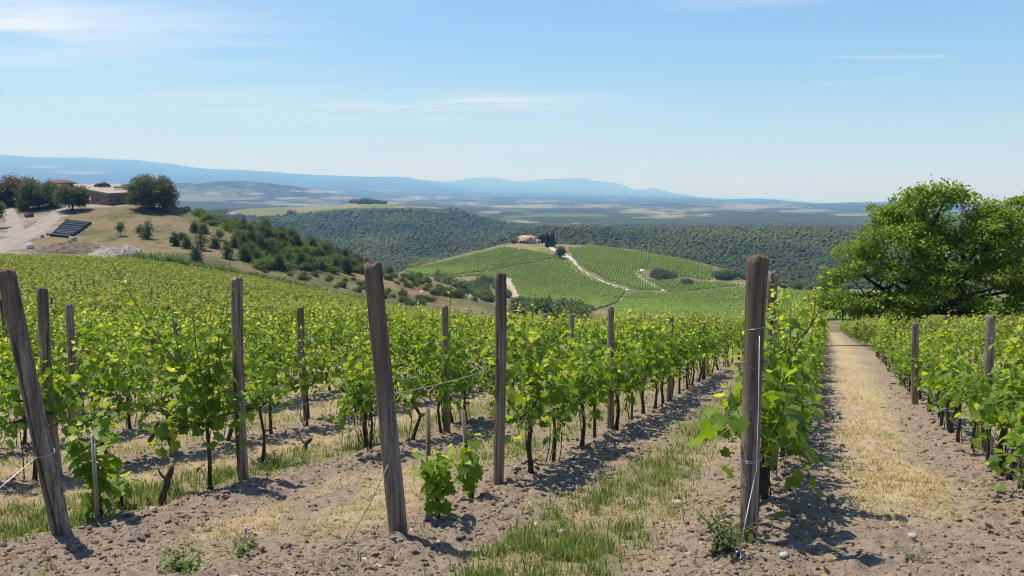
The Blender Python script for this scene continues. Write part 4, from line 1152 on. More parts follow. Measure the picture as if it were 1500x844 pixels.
def stake(px, py, top_py, label, metal, w=0.016, lean=0.0):
    X, Y, _ = hit(px, py, 3, 40); z0 = float(ground_z(X, Y)[0]); h = EYE + Y * float(s_of(top_py)) - z0
    mb = MB()
    if metal:
        mb.tube([(0, 0, -.1), (lean * .5, 0, h * .5), (lean, 0, h)], w * .75, 8)
        mb.box((w * .9, -w * .4, h * .48), (w * .5, w * .5, h * .98))
    else:
        mb.box((0, 0, h / 2 - .04), (w * 1.6, w * 1.4, h + .08), .4, taper=.95)
    o = mb.build('vine_stake', M['galvanised' if metal else 'stake_wood'], None, False, (X, Y, z0))
    o.rotation_euler = (0, 0 if metal else lean, .2)
    tag(o, label, 'stake', 'stakes beside young vines')


sapling(640, 768, 'young leafy vine on bare soil just right of the thick middle end post', 601, .62, .22, 9)
sapling(690, 738, 'small young vine close in front of the rusty split post', 602, .60, .16, 5)
sapling(146, 762, 'young vine with large leaves behind the thin metal stake at the left', 603, .95, .26, 7)
sapling(176, 742, 'low sprawling young vine reaching right from the thin metal stake', 604, .42, .42, 5)
stake(628, 716, 598, 'square grey stake behind the young leafy vine by the thick middle post', False, .022)
stake(688, 733, 600, 'leaning grey stake in front of the rusty split post', False, .020, -.07)
stake(143, 776, 637, 'thin metal stake standing on soil right of the leftmost leaning post', True, .016)
stake(148, 640, 566, 'metal stake in the row behind the thin metal stake at the left', True, .016)
stake(1494, 690, 596, 'thin pale stake among leaves at the right edge', False, .018)


def stump(px, py, hgt, label, seed):
    X, Y, _ = hit(px, py, 3, 60); rg = np.random.default_rng(seed); z0 = float(ground_z(X, Y)[0])
    mb = MB(); p = [(0, 0, -.08)] + [(rg.normal(0, .012) + .02 * i, rg.normal(0, .012), hgt * (i + 1) / 6) for i in range(6)]
    mb.tube(p, [.036, .031, .030, .026, .029, .026, .018], 10); mb.tube(bezier(p[4], (p[4][0] - .05, 0, p[4][2] + .02), (p[4][0] - .08, .02, p[4][2] + .09), 5), [.014, .012, .01, .009, .005], 6)
    o = mb.build('vine_stump', M['vine_bark'], None, True, (X, Y, z0)); tag(o, label, 'stump', 'dead vine stumps')


stump(237, 742, .34, 'dead gnarled vine stump on soil between the metal stake and leaf hung post', 1)
stump(221, 652, .30, 'dead vine stump in the straw behind the thin metal stake at the left', 2)
stump(444, 662, .16, 'short dead vine stump in the gap left of the thick middle post', 3)
stump(1478, 712, .50, 'thick twisted old vine trunk on bare soil by the right edge', 4)
stump(1392, 640, .46, 'crooked leaning vine trunk beside the leaning grey post on the right', 5)

# the farther vineyard, one mass
def far_vines():
    rg = np.random.default_rng(77); P, D, N, S, Tn = [], [], [], [], []
    for d, k, X, Y in far_v:
        z0 = float(land(X, Y)); near = Y < 62; n = 150 if Y < 45 else (80 if near else 34)
        px, py = to_px(X, Y, z0)
        edge = np.interp(px, [-300, 0, 100, 200, 300, 400, 500, 600], [360, 379, 381, 386, 401, 417, 437, 459])
        if Y > 60 and py < edge + 1: continue
        sc = {150: .105, 80: .135, 34: .18}[n]
        q = rg.random(n); x = rg.normal(0, .16, n); zz = .35 + 1.08 * rg.random(n) ** .75 + (rg.random(n) < .06) * rg.uniform(.1, .35, n); yy = rg.normal(0, .13, n)
        hgt = rg.uniform(.85, 1.08) * (0.9 if k >= 4 else 1.0)
        P.append(np.stack([X + x * cr - yy * sr, Y + x * sr + yy * cr, z0 + zz * hgt], 1))
        D.append(rdir(n, rg) * (1, 1, .6)); N.append(rdir(n, rg) * .6 + (0, 0, .7) + np.stack([-sr * yy, cr * yy, 0 * yy], 1) * 2); S.append(sc * rg.uniform(.7, 1.25, n))
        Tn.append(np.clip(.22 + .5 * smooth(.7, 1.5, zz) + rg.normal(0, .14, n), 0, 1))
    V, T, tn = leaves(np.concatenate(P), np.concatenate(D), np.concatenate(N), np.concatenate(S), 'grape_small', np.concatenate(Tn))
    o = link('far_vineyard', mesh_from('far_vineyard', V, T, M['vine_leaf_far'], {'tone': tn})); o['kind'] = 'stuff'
    tag(o, 'mass of grapevine rows covering the slope behind the near posts', 'vineyard')
    print('far vine leaves', len(tn) // 6)


far_vines()

# ------------------------------------------------------------------ trees and shrubs
def crown_arrays(rg, lobes, clumps, per, leaf, spread, tone0=0.45, flat=0.75, shell=0.45):
    """Leaf sprays in ellipsoid lobes (x, y, z, rx, ry, rz); clumps sit towards the outside and leave gaps."""
    P, D, N, S, Tn = [], [], [], [], []
    vol = np.array([l[3] * l[4] * l[5] for l in lobes]) ** (2 / 3.); cnt = np.maximum(2, (clumps * vol / vol.sum())).astype(int)
    for l, c in zip(lobes, cnt):
        d = rdir(c, rg); rad = rg.random(c) ** shell
        C = np.array(l[:3]) + d * rad[:, None] * np.array(l[3:6])
        for q, dd in zip(C, d):
            n = int(per * rg.uniform(.6, 1.35)); sp = spread * rg.uniform(.65, 1.3); tc = tone0 + rg.normal(0, .13)
            o = rg.normal(size=(n, 3)) * (1, 1, flat) * sp * .55
            P.append(q + o); dirs = norm(o + dd * .4 * sp + rg.normal(size=(n, 3)) * .3 * sp)
            D.append(dirs + (0, 0, -.25)); N.append(rdir(n, rg) * .75 + (0, 0, .7) + dd * .35); S.append(leaf * rg.uniform(.65, 1.3, n)); Tn.append(np.clip(tc + rg.normal(0, .12, n), 0, 1))
    return [np.concatenate(v) for v in (P, D, N, S, Tn)]


def foliage_mesh(name, A, material, kind='oval'):
    V, T, tn = leaves(*A[:4], kind, A[4]); return mesh_from(name, V, T, material, {'tone': tn})


def limbs_mesh(rg, trunk, r0, targets, bark, sides=9):
    mb = MB(); trunk = np.array(trunk, float); n = len(trunk)
    mb.tube(trunk, np.linspace(r0, r0 * .5, n) * np.array([1.35] + [1.0] * (n - 1)), sides)
    for tg in targets:
        k = rg.integers(max(1, n // 2 - 1), n); p0 = trunk[k]; tg = np.array(tg); L = np.linalg.norm(tg - p0)
        mid = (p0 + tg) / 2 + rg.normal(0, .08 * L, 3) + (0, 0, .06 * L)
        c = bezier(p0, mid, tg, 9); ra = r0 * rg.uniform(.28, .42); mb.tube(c, np.linspace(ra, ra * .22, 9), 6, False)
        for j in range(3):
            q = c[rg.integers(4, 8)]; e = q + rg.normal(0, .11 * L, 3) - (0, 0, .03 * L); mb.tube(bezier(q, (q + e) / 2 + rg.normal(0, .04 * L, 3), e, 6), np.linspace(ra * .35, ra * .1, 6), 5, False)
    return mb.mesh('trunk', bark, True)


def put_tree(name, label, cat, loc, trunk_me, crown_me, group=None, rz=0.0, sc=(1, 1, 1)):
    t = thing(name, label, cat, loc, rz, group); t.scale = sc
    if trunk_me is not None: link('trunk', trunk_me, t)
    link('crown', crown_me, t); return t


# the big oak on the right -------------------------------------------------------------------
def build_oak():
    rg = np.random.default_rng(5); D0 = 46.0
    bx, by, bz = float(t_of(1352, 506)) * D0, D0, 0.0
    bz = float(land(bx, by)); k = D0 / FPX
    zc = lambda py: EYE + D0 * float(s_of(py)) - bz
    lob = lambda px, py, dy, rx, rz, ry=None: ((px - 1352) * k, dy, zc(py), rx * k, (ry or rx) * k, rz * k)
    L = [lob(1340, 290, 0, 46, 22), lob(1300, 312, 8 * k, 34, 20), lob(1375, 282, -10 * k, 26, 13), lob(1295, 345, -1, 52, 24), lob(1345, 330, 1, 50, 28), lob(1258, 366, 0, 36, 16), lob(1240, 392, -.6, 30, 13), lob(1290, 392, -1.2, 44, 17),
         lob(1345, 375, -1.5, 40, 26), lob(1385, 345, .8, 34, 26), lob(1425, 312, 0, 34, 19), lob(1455, 325, -1, 44, 22), lob(1485, 302, 0, 24, 12), lob(1420, 350, -1, 50, 26), lob(1478, 352, 0, 42, 22), lob(1440, 388, -1.4, 50, 24), lob(1525, 372, .5, 44, 30),
         lob(1490, 415, -.8, 50, 24), lob(1405, 420, 1, 40, 26), lob(1338, 412, -2.0, 36, 15), lob(1290, 436, -1.5, 46, 15), lob(1235, 438, -1.2, 44, 11), lob(1188, 438, -1.0, 26, 8), lob(1300, 464, -1.6, 44, 17), lob(1398, 458, -1, 26, 12),
         lob(1430, 455, -.6, 44, 22), lob(1480, 458, .5, 46, 22), lob(1540, 440, 1, 46, 34), lob(1306, 482, .4, 20, 8), lob(1560, 400, 2, 40, 40)]
    L = [(a, b - .0, c, d, e, f) for a, b, c, d, e, f in L]
    L += [lob(1290, 458, -2.2, 32, 14), lob(1405, 440, -2.4, 28, 17), lob(1440, 464, -2.4, 40, 17), lob(1492, 468, -2, 38, 18), lob(1316, 425, -2.4, 30, 16), lob(1250, 452, -.6, 36, 12), lob(1205, 428, -.8, 28, 10), lob(1215, 408, 0, 22, 9)]
    A = crown_arrays(rg, L, 1650, 46, .17, .36, .52, .6, .55)
    # thin twigs of leaves standing off the outline
    tw = crown_arrays(rg, [lob(1270, 322, 0, 6, 5), lob(1402, 290, 0, 16, 8), lob(1262, 300, 0, 5, 4), lob(1395, 283, 0, 14, 5), lob(1494, 293, 0, 12, 8), lob(1215, 400, 0, 10, 6), lob(1280, 330, 0, 10, 6)], 34, 18, .17, .26, .5)
    A = [np.concatenate([a, b]) for a, b in zip(A, tw)]
    trunk = [(0, 0, -.4), (-.05, 0, .8), (0.02, .05, 1.8), (.1, 0, 2.7), (.05, .1, 3.6), (-.05, 0, 4.6)]
    tg = [(l[0], l[1], l[2] - .2 * l[5]) for l in L]
    mb = limbs_mesh(rg, trunk, .46, tg, M['tree_bark'], 14)
    put_tree('oak_tree', 'large spreading green oak with dark trunk behind the vines right of the straw path', 'tree', (bx, by, bz), mb, foliage_mesh('crown', A, M['oak_leaf']))


build_oak()


# prototypes for the hillside, 1 unit = 1 m -----------------------------------------------
def round_tree(seed, h, w, leaf, material, clumps=150, per=26, trunk_h=.28, tone=.42):
    rg = np.random.default_rng(seed); L = []
    for i in range(9):
        a = rg.uniform(0, 2 * pi); r = w * .5 * rg.uniform(.1, .62); z = h * (trunk_h + (1 - trunk_h) * rg.uniform(.3, .82))
        L.append((r * cos(a), r * sin(a), z, w * rg.uniform(.17, .30), w * rg.uniform(.17, .30), h * rg.uniform(.12, .2)))
    L.append((0, 0, h * .66, w * .33, w * .33, h * .3))
    A = crown_arrays(rg, L, clumps, per, leaf, leaf * 2.6, tone, .8, .5)
    tr = limbs_mesh(rg, [(0, 0, -.3), (.05, 0, h * .15), (0, .05, h * .3), (.05, 0, h * .45)], max(.06, w * .032), [l[:3] for l in L], M['tree_bark'], 8)
    return tr, foliage_mesh('crown', A, material)


def dome_tree(seed, h, w, leaf, material, clumps, per, tone=.42, low=.16):
    rg = np.random.default_rng(seed); L = [(0, 0, h * .5, w * .3, w * .3, h * .32)]
    for i in range(18):
        a = i * 2.4; f = (i + .5) / 18; zz = low + (1 - low - .16) * f; rr = w * .5 * math.sqrt(max(.05, 1 - ((zz - .42) / .6) ** 2)) * .68
        L.append((rr * cos(a), rr * sin(a), h * zz, w * rg.uniform(.16, .22), w * rg.uniform(.16, .22), h * rg.uniform(.12, .17)))
    A = crown_arrays(rg, L, clumps, per, leaf, leaf * 2.3, tone, .8, .5)
    tr = limbs_mesh(rg, [(0, 0, -.3), (.1, 0, h * .12), (0, .1, h * .25), (.1, 0, h * .42)], w * .035, [l[:3] for l in L], M['tree_bark'], 8)
    return tr, foliage_mesh('crown', A, material)


def cone_tree(seed, h, w, leaf, material, clumps=70, per=22, tone=.42, belly=.35):
    rg = np.random.default_rng(seed); L = []
    for i in range(8):
        f = .08 + .9 * i / 7; rr = w * .5 * (min(1, (f + .12) / belly) if f < belly else ((1 - f) / (1 - belly)) ** .8 * .92 + .08)
        L.append((rg.normal(0, .06 * w), rg.normal(0, .06 * w), h * f, rr * rg.uniform(.8, 1.1), rr * rg.uniform(.8, 1.1), h * .11))
    A = crown_arrays(rg, L, clumps, per, leaf, leaf * 2.2, tone, 1.0, .5)
    mb = MB().tube([(0, 0, -.2), (0, 0, h * .5), (0, 0, h * .92)], [max(.05, w * .04), w * .03, .02], 7)
    return mb.mesh('trunk', M['tree_bark'], True), foliage_mesh('crown', A, material)


def bush(seed, h, w, leaf, material, clumps=60, per=22, tone=.42):
    rg = np.random.default_rng(seed)
    L = [(w * .28 * cos(a), w * .28 * sin(a), h * rg.uniform(.3, .6), w * rg.uniform(.18, .3), w * rg.uniform(.18, .3), h * rg.uniform(.25, .4)) for a in rg.uniform(0, 2 * pi, 6)]
    A = crown_arrays(rg, L, clumps, per, leaf, leaf * 2.4, tone, .8, .45); A[0][:, 2] = np.maximum(A[0][:, 2], .02)
    mb = MB()
    for l in L[:4]: mb.tube([(0, 0, -.1), (l[0] * .4, l[1] * .4, l[2] * .5), (l[0], l[1], l[2])], [.05, .035, .015], 5)
    return mb.mesh('trunk', M['tree_bark'], True), foliage_mesh('crown', A, material)


def at_px(px, base, y0=150, y1=330):
    X, Y, Z = hit(px, base, y0, y1); return X, Y, Z, Y / FPX        # metres per photograph pixel there


def tree_by_px(name, label, cat, px, base, top, wpx, make, group=None, y0=150, y1=330, rz=None):
    X, Y, Z, k = at_px(px, base, y0, y1); h = (base - top) * k * 1.01; w = wpx * k
    tr, crn = make(h, w)
    return put_tree(name, label, cat, (X, Y, Z - .05), tr, crn, group, rz if rz is not None else 0.0)


# trees round the stone building
tree_by_px('oak_tree', 'broad dark evergreen oak at the right end of the long low building', 'tree', 224, 307, 256, 66, lambda h, w: dome_tree(31, h, w, .5, M['dark_leaf'], 560, 34, .5, .15))
tree_by_px('oak_tree', 'small round oak on a bare trunk in front of the long low building', 'tree', 106, 309, 271, 44, lambda h, w: dome_tree(32, h, w, .42, M['dark_leaf'], 380, 30, .5, .34))
tree_by_px('oak_tree', 'wide green tree over the fork of the dirt yard roads', 'tree', 57, 306, 264, 58, lambda h, w: dome_tree(33, h, w, .45, M['scrub_leaf'], 460, 30, .3, .18))
tree_by_px('tree', 'reddish brown leaved tree behind the wide green tree by the yard roads', 'tree', 30, 301, 257, 50, lambda h, w: dome_tree(34, h, w, .5, M['rust_leaf'], 400, 30, .6, .1), None, 200, 340)
tree_by_px('tree', 'dark brownish tree at the left edge above the yard roads', 'tree', 3, 303, 262, 42, lambda h, w: dome_tree(35, h, w, .5, M['dark_leaf'], 360, 30, .5, .1), None, 200, 340)
tree_by_px('tree', 'green tree cut by the left edge beside the yard roads', 'tree', -4, 334, 297, 24, lambda h, w: round_tree(36, h, w, .4, M['scrub_leaf'], 120, 26, .2, .4))
tree_by_px('tree', 'distant dark tree crowns just left of the hipped tile roof', 'tree', 72, 301, 268, 22, lambda h, w: round_tree(37, h, w, .45, M['dark_leaf'], 120, 26, .1, .4), None, 262, 340)
tree_by_px('shrub', 'low dark shrub at the foot of the wide green tree', 'shrub', 35, 308, 295, 16, lambda h, w: bush(38, h, w, .35, M['scrub_leaf'], 60))
tree_by_px('shrub', 'feathery light shrub on the ridge right of the dry stone wall', 'shrub', 322, 322, 306, 24, lambda h, w: bush(39, h, w, .3, M['bramble_leaf'], 70, 22, .6))

# young planted trees on the dry slope (photograph column, foot row, head row, width)
YOUNG = [(176, 346, 327, 10, 'slim young tree with a round head, first right of the black pipes'), (206, 346, 332, 9, 'small young tree left of the bushy pair on the dry slope'), (217, 350, 322, 19, 'bushy young conifer in the middle of the dry slope'),
         (256, 360, 340, 12, 'young tree above the end of the gravel heap, first of a close pair'), (273, 364, 345, 12, 'young tree above the gravel heap, second of a close pair'), (285, 340, 325, 10, 'narrow young tree left of the tallest dark conifer'),
         (294, 366, 327, 20, 'tallest dark conifer on the dry slope'), (287, 383, 359, 17, 'low dense conifer below the tallest one on the dry slope'), (299, 342, 328, 9, 'young tree just behind the tallest dark conifer'),
         (315, 364, 346, 14, 'dense young conifer right of the tallest dark one'), (322, 352, 338, 12, 'young tree high on the dry slope right of the tallest conifer'), (333, 379, 350, 15, 'slender conifer low on the dry slope, left of the scrub'),
         (357, 382, 358, 14, 'greenish conifer at the left border of the scrub'), (368, 375, 356, 10, 'narrow conifer against the left border of the scrub'), (343, 362, 347, 9, 'small young tree between the slender conifer and the scrub'), (266, 351, 343, 7, 'tiny young tree above the close pair on the dry slope')]
for i, (px, b, tp, w, lab) in enumerate(YOUNG):
    tree_by_px('young_tree', lab, 'young tree', px, b, tp, w, (lambda h, ww, i=i: round_tree(60 + i, h, ww, .3, M['scrub_leaf'], 50, 20, .35) if i in (0, 1, 10) else cone_tree(60 + i, h, ww * 1.1, .32, M['pine_leaf'], 80, 20, .45, .3)), 'young trees on the dry slope')

# the scrub of conifers and bushes on the hill shoulder: one object each, copied from a few kinds
SCRUB = [('conifer', cone_tree(81, 6, 3.4, .42, M['pine_leaf'], 110, 22, .5, .3)), ('conifer', cone_tree(82, 5, 3.2, .42, M['pine_leaf'], 100, 22, .4, .35)), ('bush', bush(83, 3.2, 5, .42, M['bramble_leaf'], 90, 22, .5)),
         ('bush', bush(84, 3.0, 5, .42, M['scrub_leaf'], 90, 22, .45)), ('bush', bush(85, 3.4, 4.6, .42, M['pine_leaf'], 90, 22, .55))]
SCRUB_POLY = [(335, 318), (372, 330), (420, 345), (470, 362), (515, 380), (545, 396), (530, 402), (470, 400), (420, 396), (380, 398), (360, 380), (352, 350)]
def scatter(poly, n, gap, y0, y1, seed):
    rr = np.random.default_rng(seed); out = []; xs = [p[0] for p in poly]; ys = [p[1] for p in poly]; tries = 0
    W = np.array([hit(px, py, y0, y1)[:2] for px, py in poly])
    while len(out) < n and tries < 30000:
        tries += 1; X = rr.uniform(W[:, 0].min(), W[:, 0].max()); Y = rr.uniform(W[:, 1].min(), W[:, 1].max()); Z = float(land(X, Y)); px, py = to_px(X, Y, Z)
        if not in_poly(np.array([px]), np.array([py]), poly)[0] or any(hypot(X - a, Y - b) < gap for a, b, _, _, _ in out): continue
        out.append((X, Y, Z, float(px), float(py)))
    return out


def shrubs(points, kinds, group, label, size=(.75, 1.25), seed=1):
    rr = random.Random(seed)
    for X, Y, Z, px, py in points:
        kind, (tr, crn) = SCRUB[rr.choice(kinds)]; s = rr.uniform(*size)
        put_tree(kind if kind == 'conifer' else 'shrub', label[kind], kind, (X, Y, Z - .1), tr, crn, group, rr.uniform(0, 6.28), (s * rr.uniform(.85, 1.2), s * rr.uniform(.85, 1.2), s * rr.uniform(.8, 1.2)))


shrubs(scatter(SCRUB_POLY, 170, 2.0, 200, 300, 3), [0, 1, 2, 2, 3, 4], 'scrub on the hill shoulder', {'conifer': 'dark green conifer in the dense scrub on the hill shoulder', 'bush': 'rounded green bush in the dense scrub on the hill shoulder'}, (.45, .85), 5)
shrubs(scatter([(285, 306), (335, 314), (372, 336), (345, 345), (318, 333), (290, 320)], 34, 2.4, 200, 300, 13), [2, 2, 3], 'light green bushes along the ridge', {'bush': 'low light green bush along the grassy ridge above the dry slope'}, (.45, .8), 6)
shrubs(scatter([(545, 396), (600, 406), (650, 420), (700, 442), (640, 432), (560, 410)], 26, 3.4, 200, 300, 14), [2, 3, 4], 'low bushes down the falling ridge', {'bush': 'low bush on the falling ridge behind the thick middle post'}, (.35, .7), 7)
shrubs(scatter([(375, 398), (420, 405), (500, 425), (610, 450), (640, 440), (520, 410), (430, 398)], 30, 4.0, 190, 300, 15), [3, 4], 'small dark bushes on the rough slope', {'bush': 'small dark bush on the rough grass slope below the scrub'}, (.25, .55), 8)
shrubs(scatter([(640, 404), (735, 404), (745, 436), (700, 448), (650, 430)], 30, 5.5, 300, 600, 16), [2, 3, 4, 4], 'dark bushes at the foot of the middle hill', {'bush': 'dark bush at the foot of the vineyard hill left of the rusty split post'}, (1.3, 2.1), 9)
shrubs(scatter([(745, 445), (800, 438), (850, 448), (890, 462), (840, 474), (760, 470)], 26, 4.5, 120, 460, 17), [2, 3, 3, 4], 'green bushes below the middle hill', {'bush': 'green bush below the vineyard hill right of the rusty split post'}, (1.0, 1.9), 10)
shrubs(scatter([(945, 400), (985, 406), (1010, 418), (960, 412)], 9, 4.5, 400, 840, 18), [3, 4], 'bushes beside the curved farm track', {'bush': 'dark bush beside the curved track on the vineyard hill'}, (1.2, 1.9), 11)
shrubs(scatter([(1046, 404), (1088, 408), (1082, 414), (1050, 412)], 8, 5, 400, 840, 19), [3, 4], 'bushes at the right end of the vineyard hill', {'bush': 'dark bush at the right end of the vineyard hill'}, (1.6, 2.3), 12)
shrubs(scatter([(1100, 412), (1200, 430), (1240, 440), (1180, 428), (1110, 420)], 12, 6, 400, 840, 20), [2, 3], 'bushes edging the front field', {'bush': 'bush edging the field left of the big oak'}, (1.2, 2.0), 13)
for lab, px, b, tp, w in (('yellow flowering broom at the right end of the vineyard hill', 1060, 402, 390, 22), ('yellow flowering broom on the left tip of the vineyard hill', 622, 386, 378, 26), ('small yellow broom on the left tip of the vineyard hill', 605, 392, 385, 16)):
    tree_by_px('broom_shrub', lab, 'shrub', px, b, tp, w, lambda h, w: bush(int(w * 10), h, w, .7, M['broom_leaf'], 60, 16, .45), None, 400, 850)


# bramble hedge between the vineyard and the dry slope
def bramble():
    pts = [(182, 384), (215, 383), (260, 389), (300, 398), (350, 408), (400, 420), (450, 432), (500, 442), (545, 450), (600, 460)]
    W = np.array([hit(px, py, 150, 260)[:2] for px, py in pts]); s = np.concatenate([[0], np.cumsum(np.hypot(*np.diff(W, axis=0).T))]); rg = np.random.default_rng(61); L = []
    for q in np.arange(0, s[-1], 1.5):
        X, Y = np.interp(q, s, W[:, 0]), np.interp(q, s, W[:, 1]); f = q / s[-1]; hh = rg.uniform(.7, 1.25) * (1.25 if f < .75 else .8)
        for dd in (0, 1.6):
            x, y = X + rg.normal(0, .6), Y + rg.normal(0, .5) + dd; L.append((x, y, float(land(x, y)) + .5 * hh, 1.2, 1.0, .75 * hh))
    A = crown_arrays(rg, L, 2600, 12, .34, .62, .45, .8, .5)
    o = link('bramble_hedge', foliage_mesh('bramble_hedge', A, M['bramble_leaf'])); tag(o, 'long low green bramble hedge between the vineyard slope and the dry hill', 'hedge')


bramble()

# cypresses and the round tree by the farmhouse
CYP = [(802, 362, 341, 5.0, 'tall dark cypress on the left of the pair by the farmhouse road'), (809, 362, 339, 5.5, 'tallest dark cypress, right of the pair by the farmhouse road'), (791, 355, 345, 3.6, 'small cypress nearest the farmhouse'),
       (795, 355, 343.5, 3.2, 'middle one of three small cypresses by the farmhouse'), (799, 356, 344, 3.0, 'small cypress next to the tall pair')]
for i, (px, b, tp, w, lab) in enumerate(CYP):
    tree_by_px('cypress', lab, 'cypress', px, b, tp, w, lambda h, w, i=i: cone_tree(120 + i, h, w * 1.15, .7, M['cypress_leaf'], 150, 20, .4, .3), 'cypresses by the farmhouse', 500, 850)
tree_by_px('tree', 'round dark tree standing on the bend of the hill road', 'tree', 821, 379, 363, 18, lambda h, w: round_tree(130, h, w, .8, M['dark_leaf'], 150, 24, .25, .4), None, 500, 850)
tree_by_px('shrub', 'dark bush left of the farmhouse, the larger of two', 'shrub', 752, 357, 351, 6, lambda h, w: bush(131, h, w, .6, M['pine_leaf'], 50), None, 500, 850)
tree_by_px('shrub', 'dark bush right beside the farmhouse wall on its left', 'shrub', 758, 356, 351.5, 5, lambda h, w: bush(132, h, w, .6, M['pine_leaf'], 50), None, 500, 850)
for i, px in enumerate((423, 427, 432)):
    tree_by_px('cypress', f'tiny far cypress in the green fields beyond the scrub, {("left", "middle", "right")[i]} of three', 'cypress', px, 315, 309, 2.4, lambda h, w, i=i: cone_tree(140 + i, h, w * 1.2, 1.5, M['cypress_leaf'], 40, 14, .4, .3), 'far cypresses in the green fields', 1500, 2600)


# vine rows on the middle hill and the woods ------------------------------------------------
def blobs(P, Rr, tone, name, material, seed, lumpy=.35):
    """One mesh of many lumpy crowns (20-sided, each deformed its own way)."""
    ph = (1 + 5 ** .5) / 2
    B = norm(np.array([(-1, ph, 0), (1, ph, 0), (-1, -ph, 0), (1, -ph, 0), (0, -1, ph), (0, 1, ph), (0, -1, -ph), (0, 1, -ph), (ph, 0, -1), (ph, 0, 1), (-ph, 0, -1), (-ph, 0, 1)], float))
    F = np.array([(0, 11, 5), (0, 5, 1), (0, 1, 7), (0, 7, 10), (0, 10, 11), (1, 5, 9), (5, 11, 4), (11, 10, 2), (10, 7, 6), (7, 1, 8), (3, 9, 4), (3, 4, 2), (3, 2, 6), (3, 6, 8), (3, 8, 9), (4, 9, 5), (2, 4, 11), (6, 2, 10), (8, 6, 7), (9, 8, 1)])
    rg = np.random.default_rng(seed); n = len(P); a = rg.uniform(0, 2 * pi, n); c, s = np.cos(a)[:, None], np.sin(a)[:, None]
    Bx = B[None, :, 0] * c - B[None, :, 1] * s; By = B[None, :, 0] * s + B[None, :, 1] * c; Bz = np.broadcast_to(B[None, :, 2], Bx.shape)
    k = 1 + rg.uniform(-lumpy, lumpy, (n, 12)); V = np.stack([Bx * k, By * k, Bz * k], -1) * Rr[:, None, :] + P[:, None, :]
    T = (np.arange(n)[:, None, None] * 12 + F[None]).reshape(-1, 3)
    return mesh_from(name, V.reshape(-1, 3), T, material, {'tone': np.repeat(tone, 12)})


def hill_rows():
    rg = np.random.default_rng(91); P, Rr, tn = [], [], []
    dirs = {'upper_left': R(62), 'main': R(97), 'right': R(80), 'front': R(38), 'right_front': R(75)}
    for key, poly in FIELDS.items():
        W = np.array([hit(px, py, 300, 835)[:2] for px, py in poly]); c = W.mean(0); d = np.array([cos(dirs[key]), sin(dirs[key])]); nrm = np.array([-d[1], d[0]])
        u = (W - c) @ d; v = (W - c) @ nrm
        U, Vv = np.meshgrid(np.arange(u.min(), u.max(), 1.35), np.arange(v.min(), v.max(), 2.0)); U = U.ravel() + rg.uniform(-.6, .6, U.size); Vv = Vv.ravel() + rg.uniform(-.42, .42, Vv.size)
        XY = c + U[:, None] * d + Vv[:, None] * nrm; z = land(XY[:, 0], XY[:, 1]); px, py = to_px(XY[:, 0], XY[:, 1], z)
        m = in_poly(px + rg.normal(0, 1.2, len(px)), py + rg.normal(0, .5, len(py)), poly) & (rg.random(len(px)) > .08 + .25 * smooth(.2, .6, fbm(XY[:, 0] / 25, XY[:, 1] / 25, 3, 63))); XY, z = XY[m], z[m]; n = len(z)
        P.append(np.stack([XY[:, 0], XY[:, 1], z + .72], 1)); Rr.append(np.stack([rg.uniform(.5, .8, n), rg.uniform(.5, .8, n), rg.uniform(.55, .85, n)], 1)); tn.append(np.clip(.5 + rg.normal(0, .2, n) + .35 * fbm(XY[:, 0] / 60, XY[:, 1] / 60, 2, 5), 0, 1))
    o = link('hill_vineyard', blobs(np.concatenate(P), np.concatenate(Rr), np.concatenate(tn), 'hill_vineyard', M['hill_vine'], 3)); o['kind'] = 'stuff'; tag(o, 'rows of vines covering the middle hill below the farmhouse', 'vineyard')
    print('hill vines', sum(map(len, P)))


hill_rows()


def woods():
    rg = np.random.default_rng(92); P, Rr, tn = [], [], []
    for (y0, y1, step) in ((845, 1420, 4.4), (1420, 2000, 5.6), (2000, 2560, 7.0)):
        w = y1 * .75; X, Y = np.meshgrid(np.arange(-w, w, step), np.arange(y0, y1, step)); X = X.ravel() + rg.uniform(-.45, .45, X.size) * step; Y = Y.ravel() + rg.uniform(-.45, .45, Y.size) * step
        z = land(X, Y); px, py = to_px(X, Y, z)
        # keep what the ground in front does not hide
        m = (px > 190) & (px < 1560)
        X, Y, z, px, py = X[m], Y[m], z[m], px[m], py[m]
        vis = np.ones(len(X), bool); t = X / Y
        for f in np.linspace(.12, .985, 30):
            yy = Y * f; vis &= (land(t * yy, yy, False) - EYE) / yy < (z + 14 - EYE) / Y
        green = in_poly(px, py, [(330, 312), (375, 320), (420, 318), (470, 309), (520, 305), (600, 304), (655, 306), (600, 296), (545, 300), (480, 296), (420, 298), (340, 303)]) & (Y > 1800)
        knoll = np.hypot((X + 418) / 85, (Y - 2440) / 90) < 1
        top_open = (Y > 2120) & (px < 660) & (px > 330) & ~knoll
        m = vis & ~green & ~top_open & (rg.random(len(X)) > .04)
        X, Y, z = X[m], Y[m], z[m]; n = len(X); sz = step / 5.6
        r = (2.1 + 2.9 * rg.random(n) ** 1.7) * sz; hh = r * rg.uniform(.6, 1.05, n)
        P.append(np.stack([X, Y, z + hh * .55], 1)); Rr.append(np.stack([r, r, hh], 1)); tn.append(np.clip(.45 + rg.normal(0, .16, n) + .75 * fbm(X / 130, Y / 160, 4, 15), 0, 1))
    P, Rr, tn = np.concatenate(P), np.concatenate(Rr), np.concatenate(tn)
    o = link('far_wood', blobs(P, Rr, tn, 'far_wood', M['wood_leaf'], 8, .4)); o['kind'] = 'stuff'; tag(o, 'dense oak wood covering the ridges behind the vineyard hill', 'wood')
    print('wood crowns', len(P))


woods()

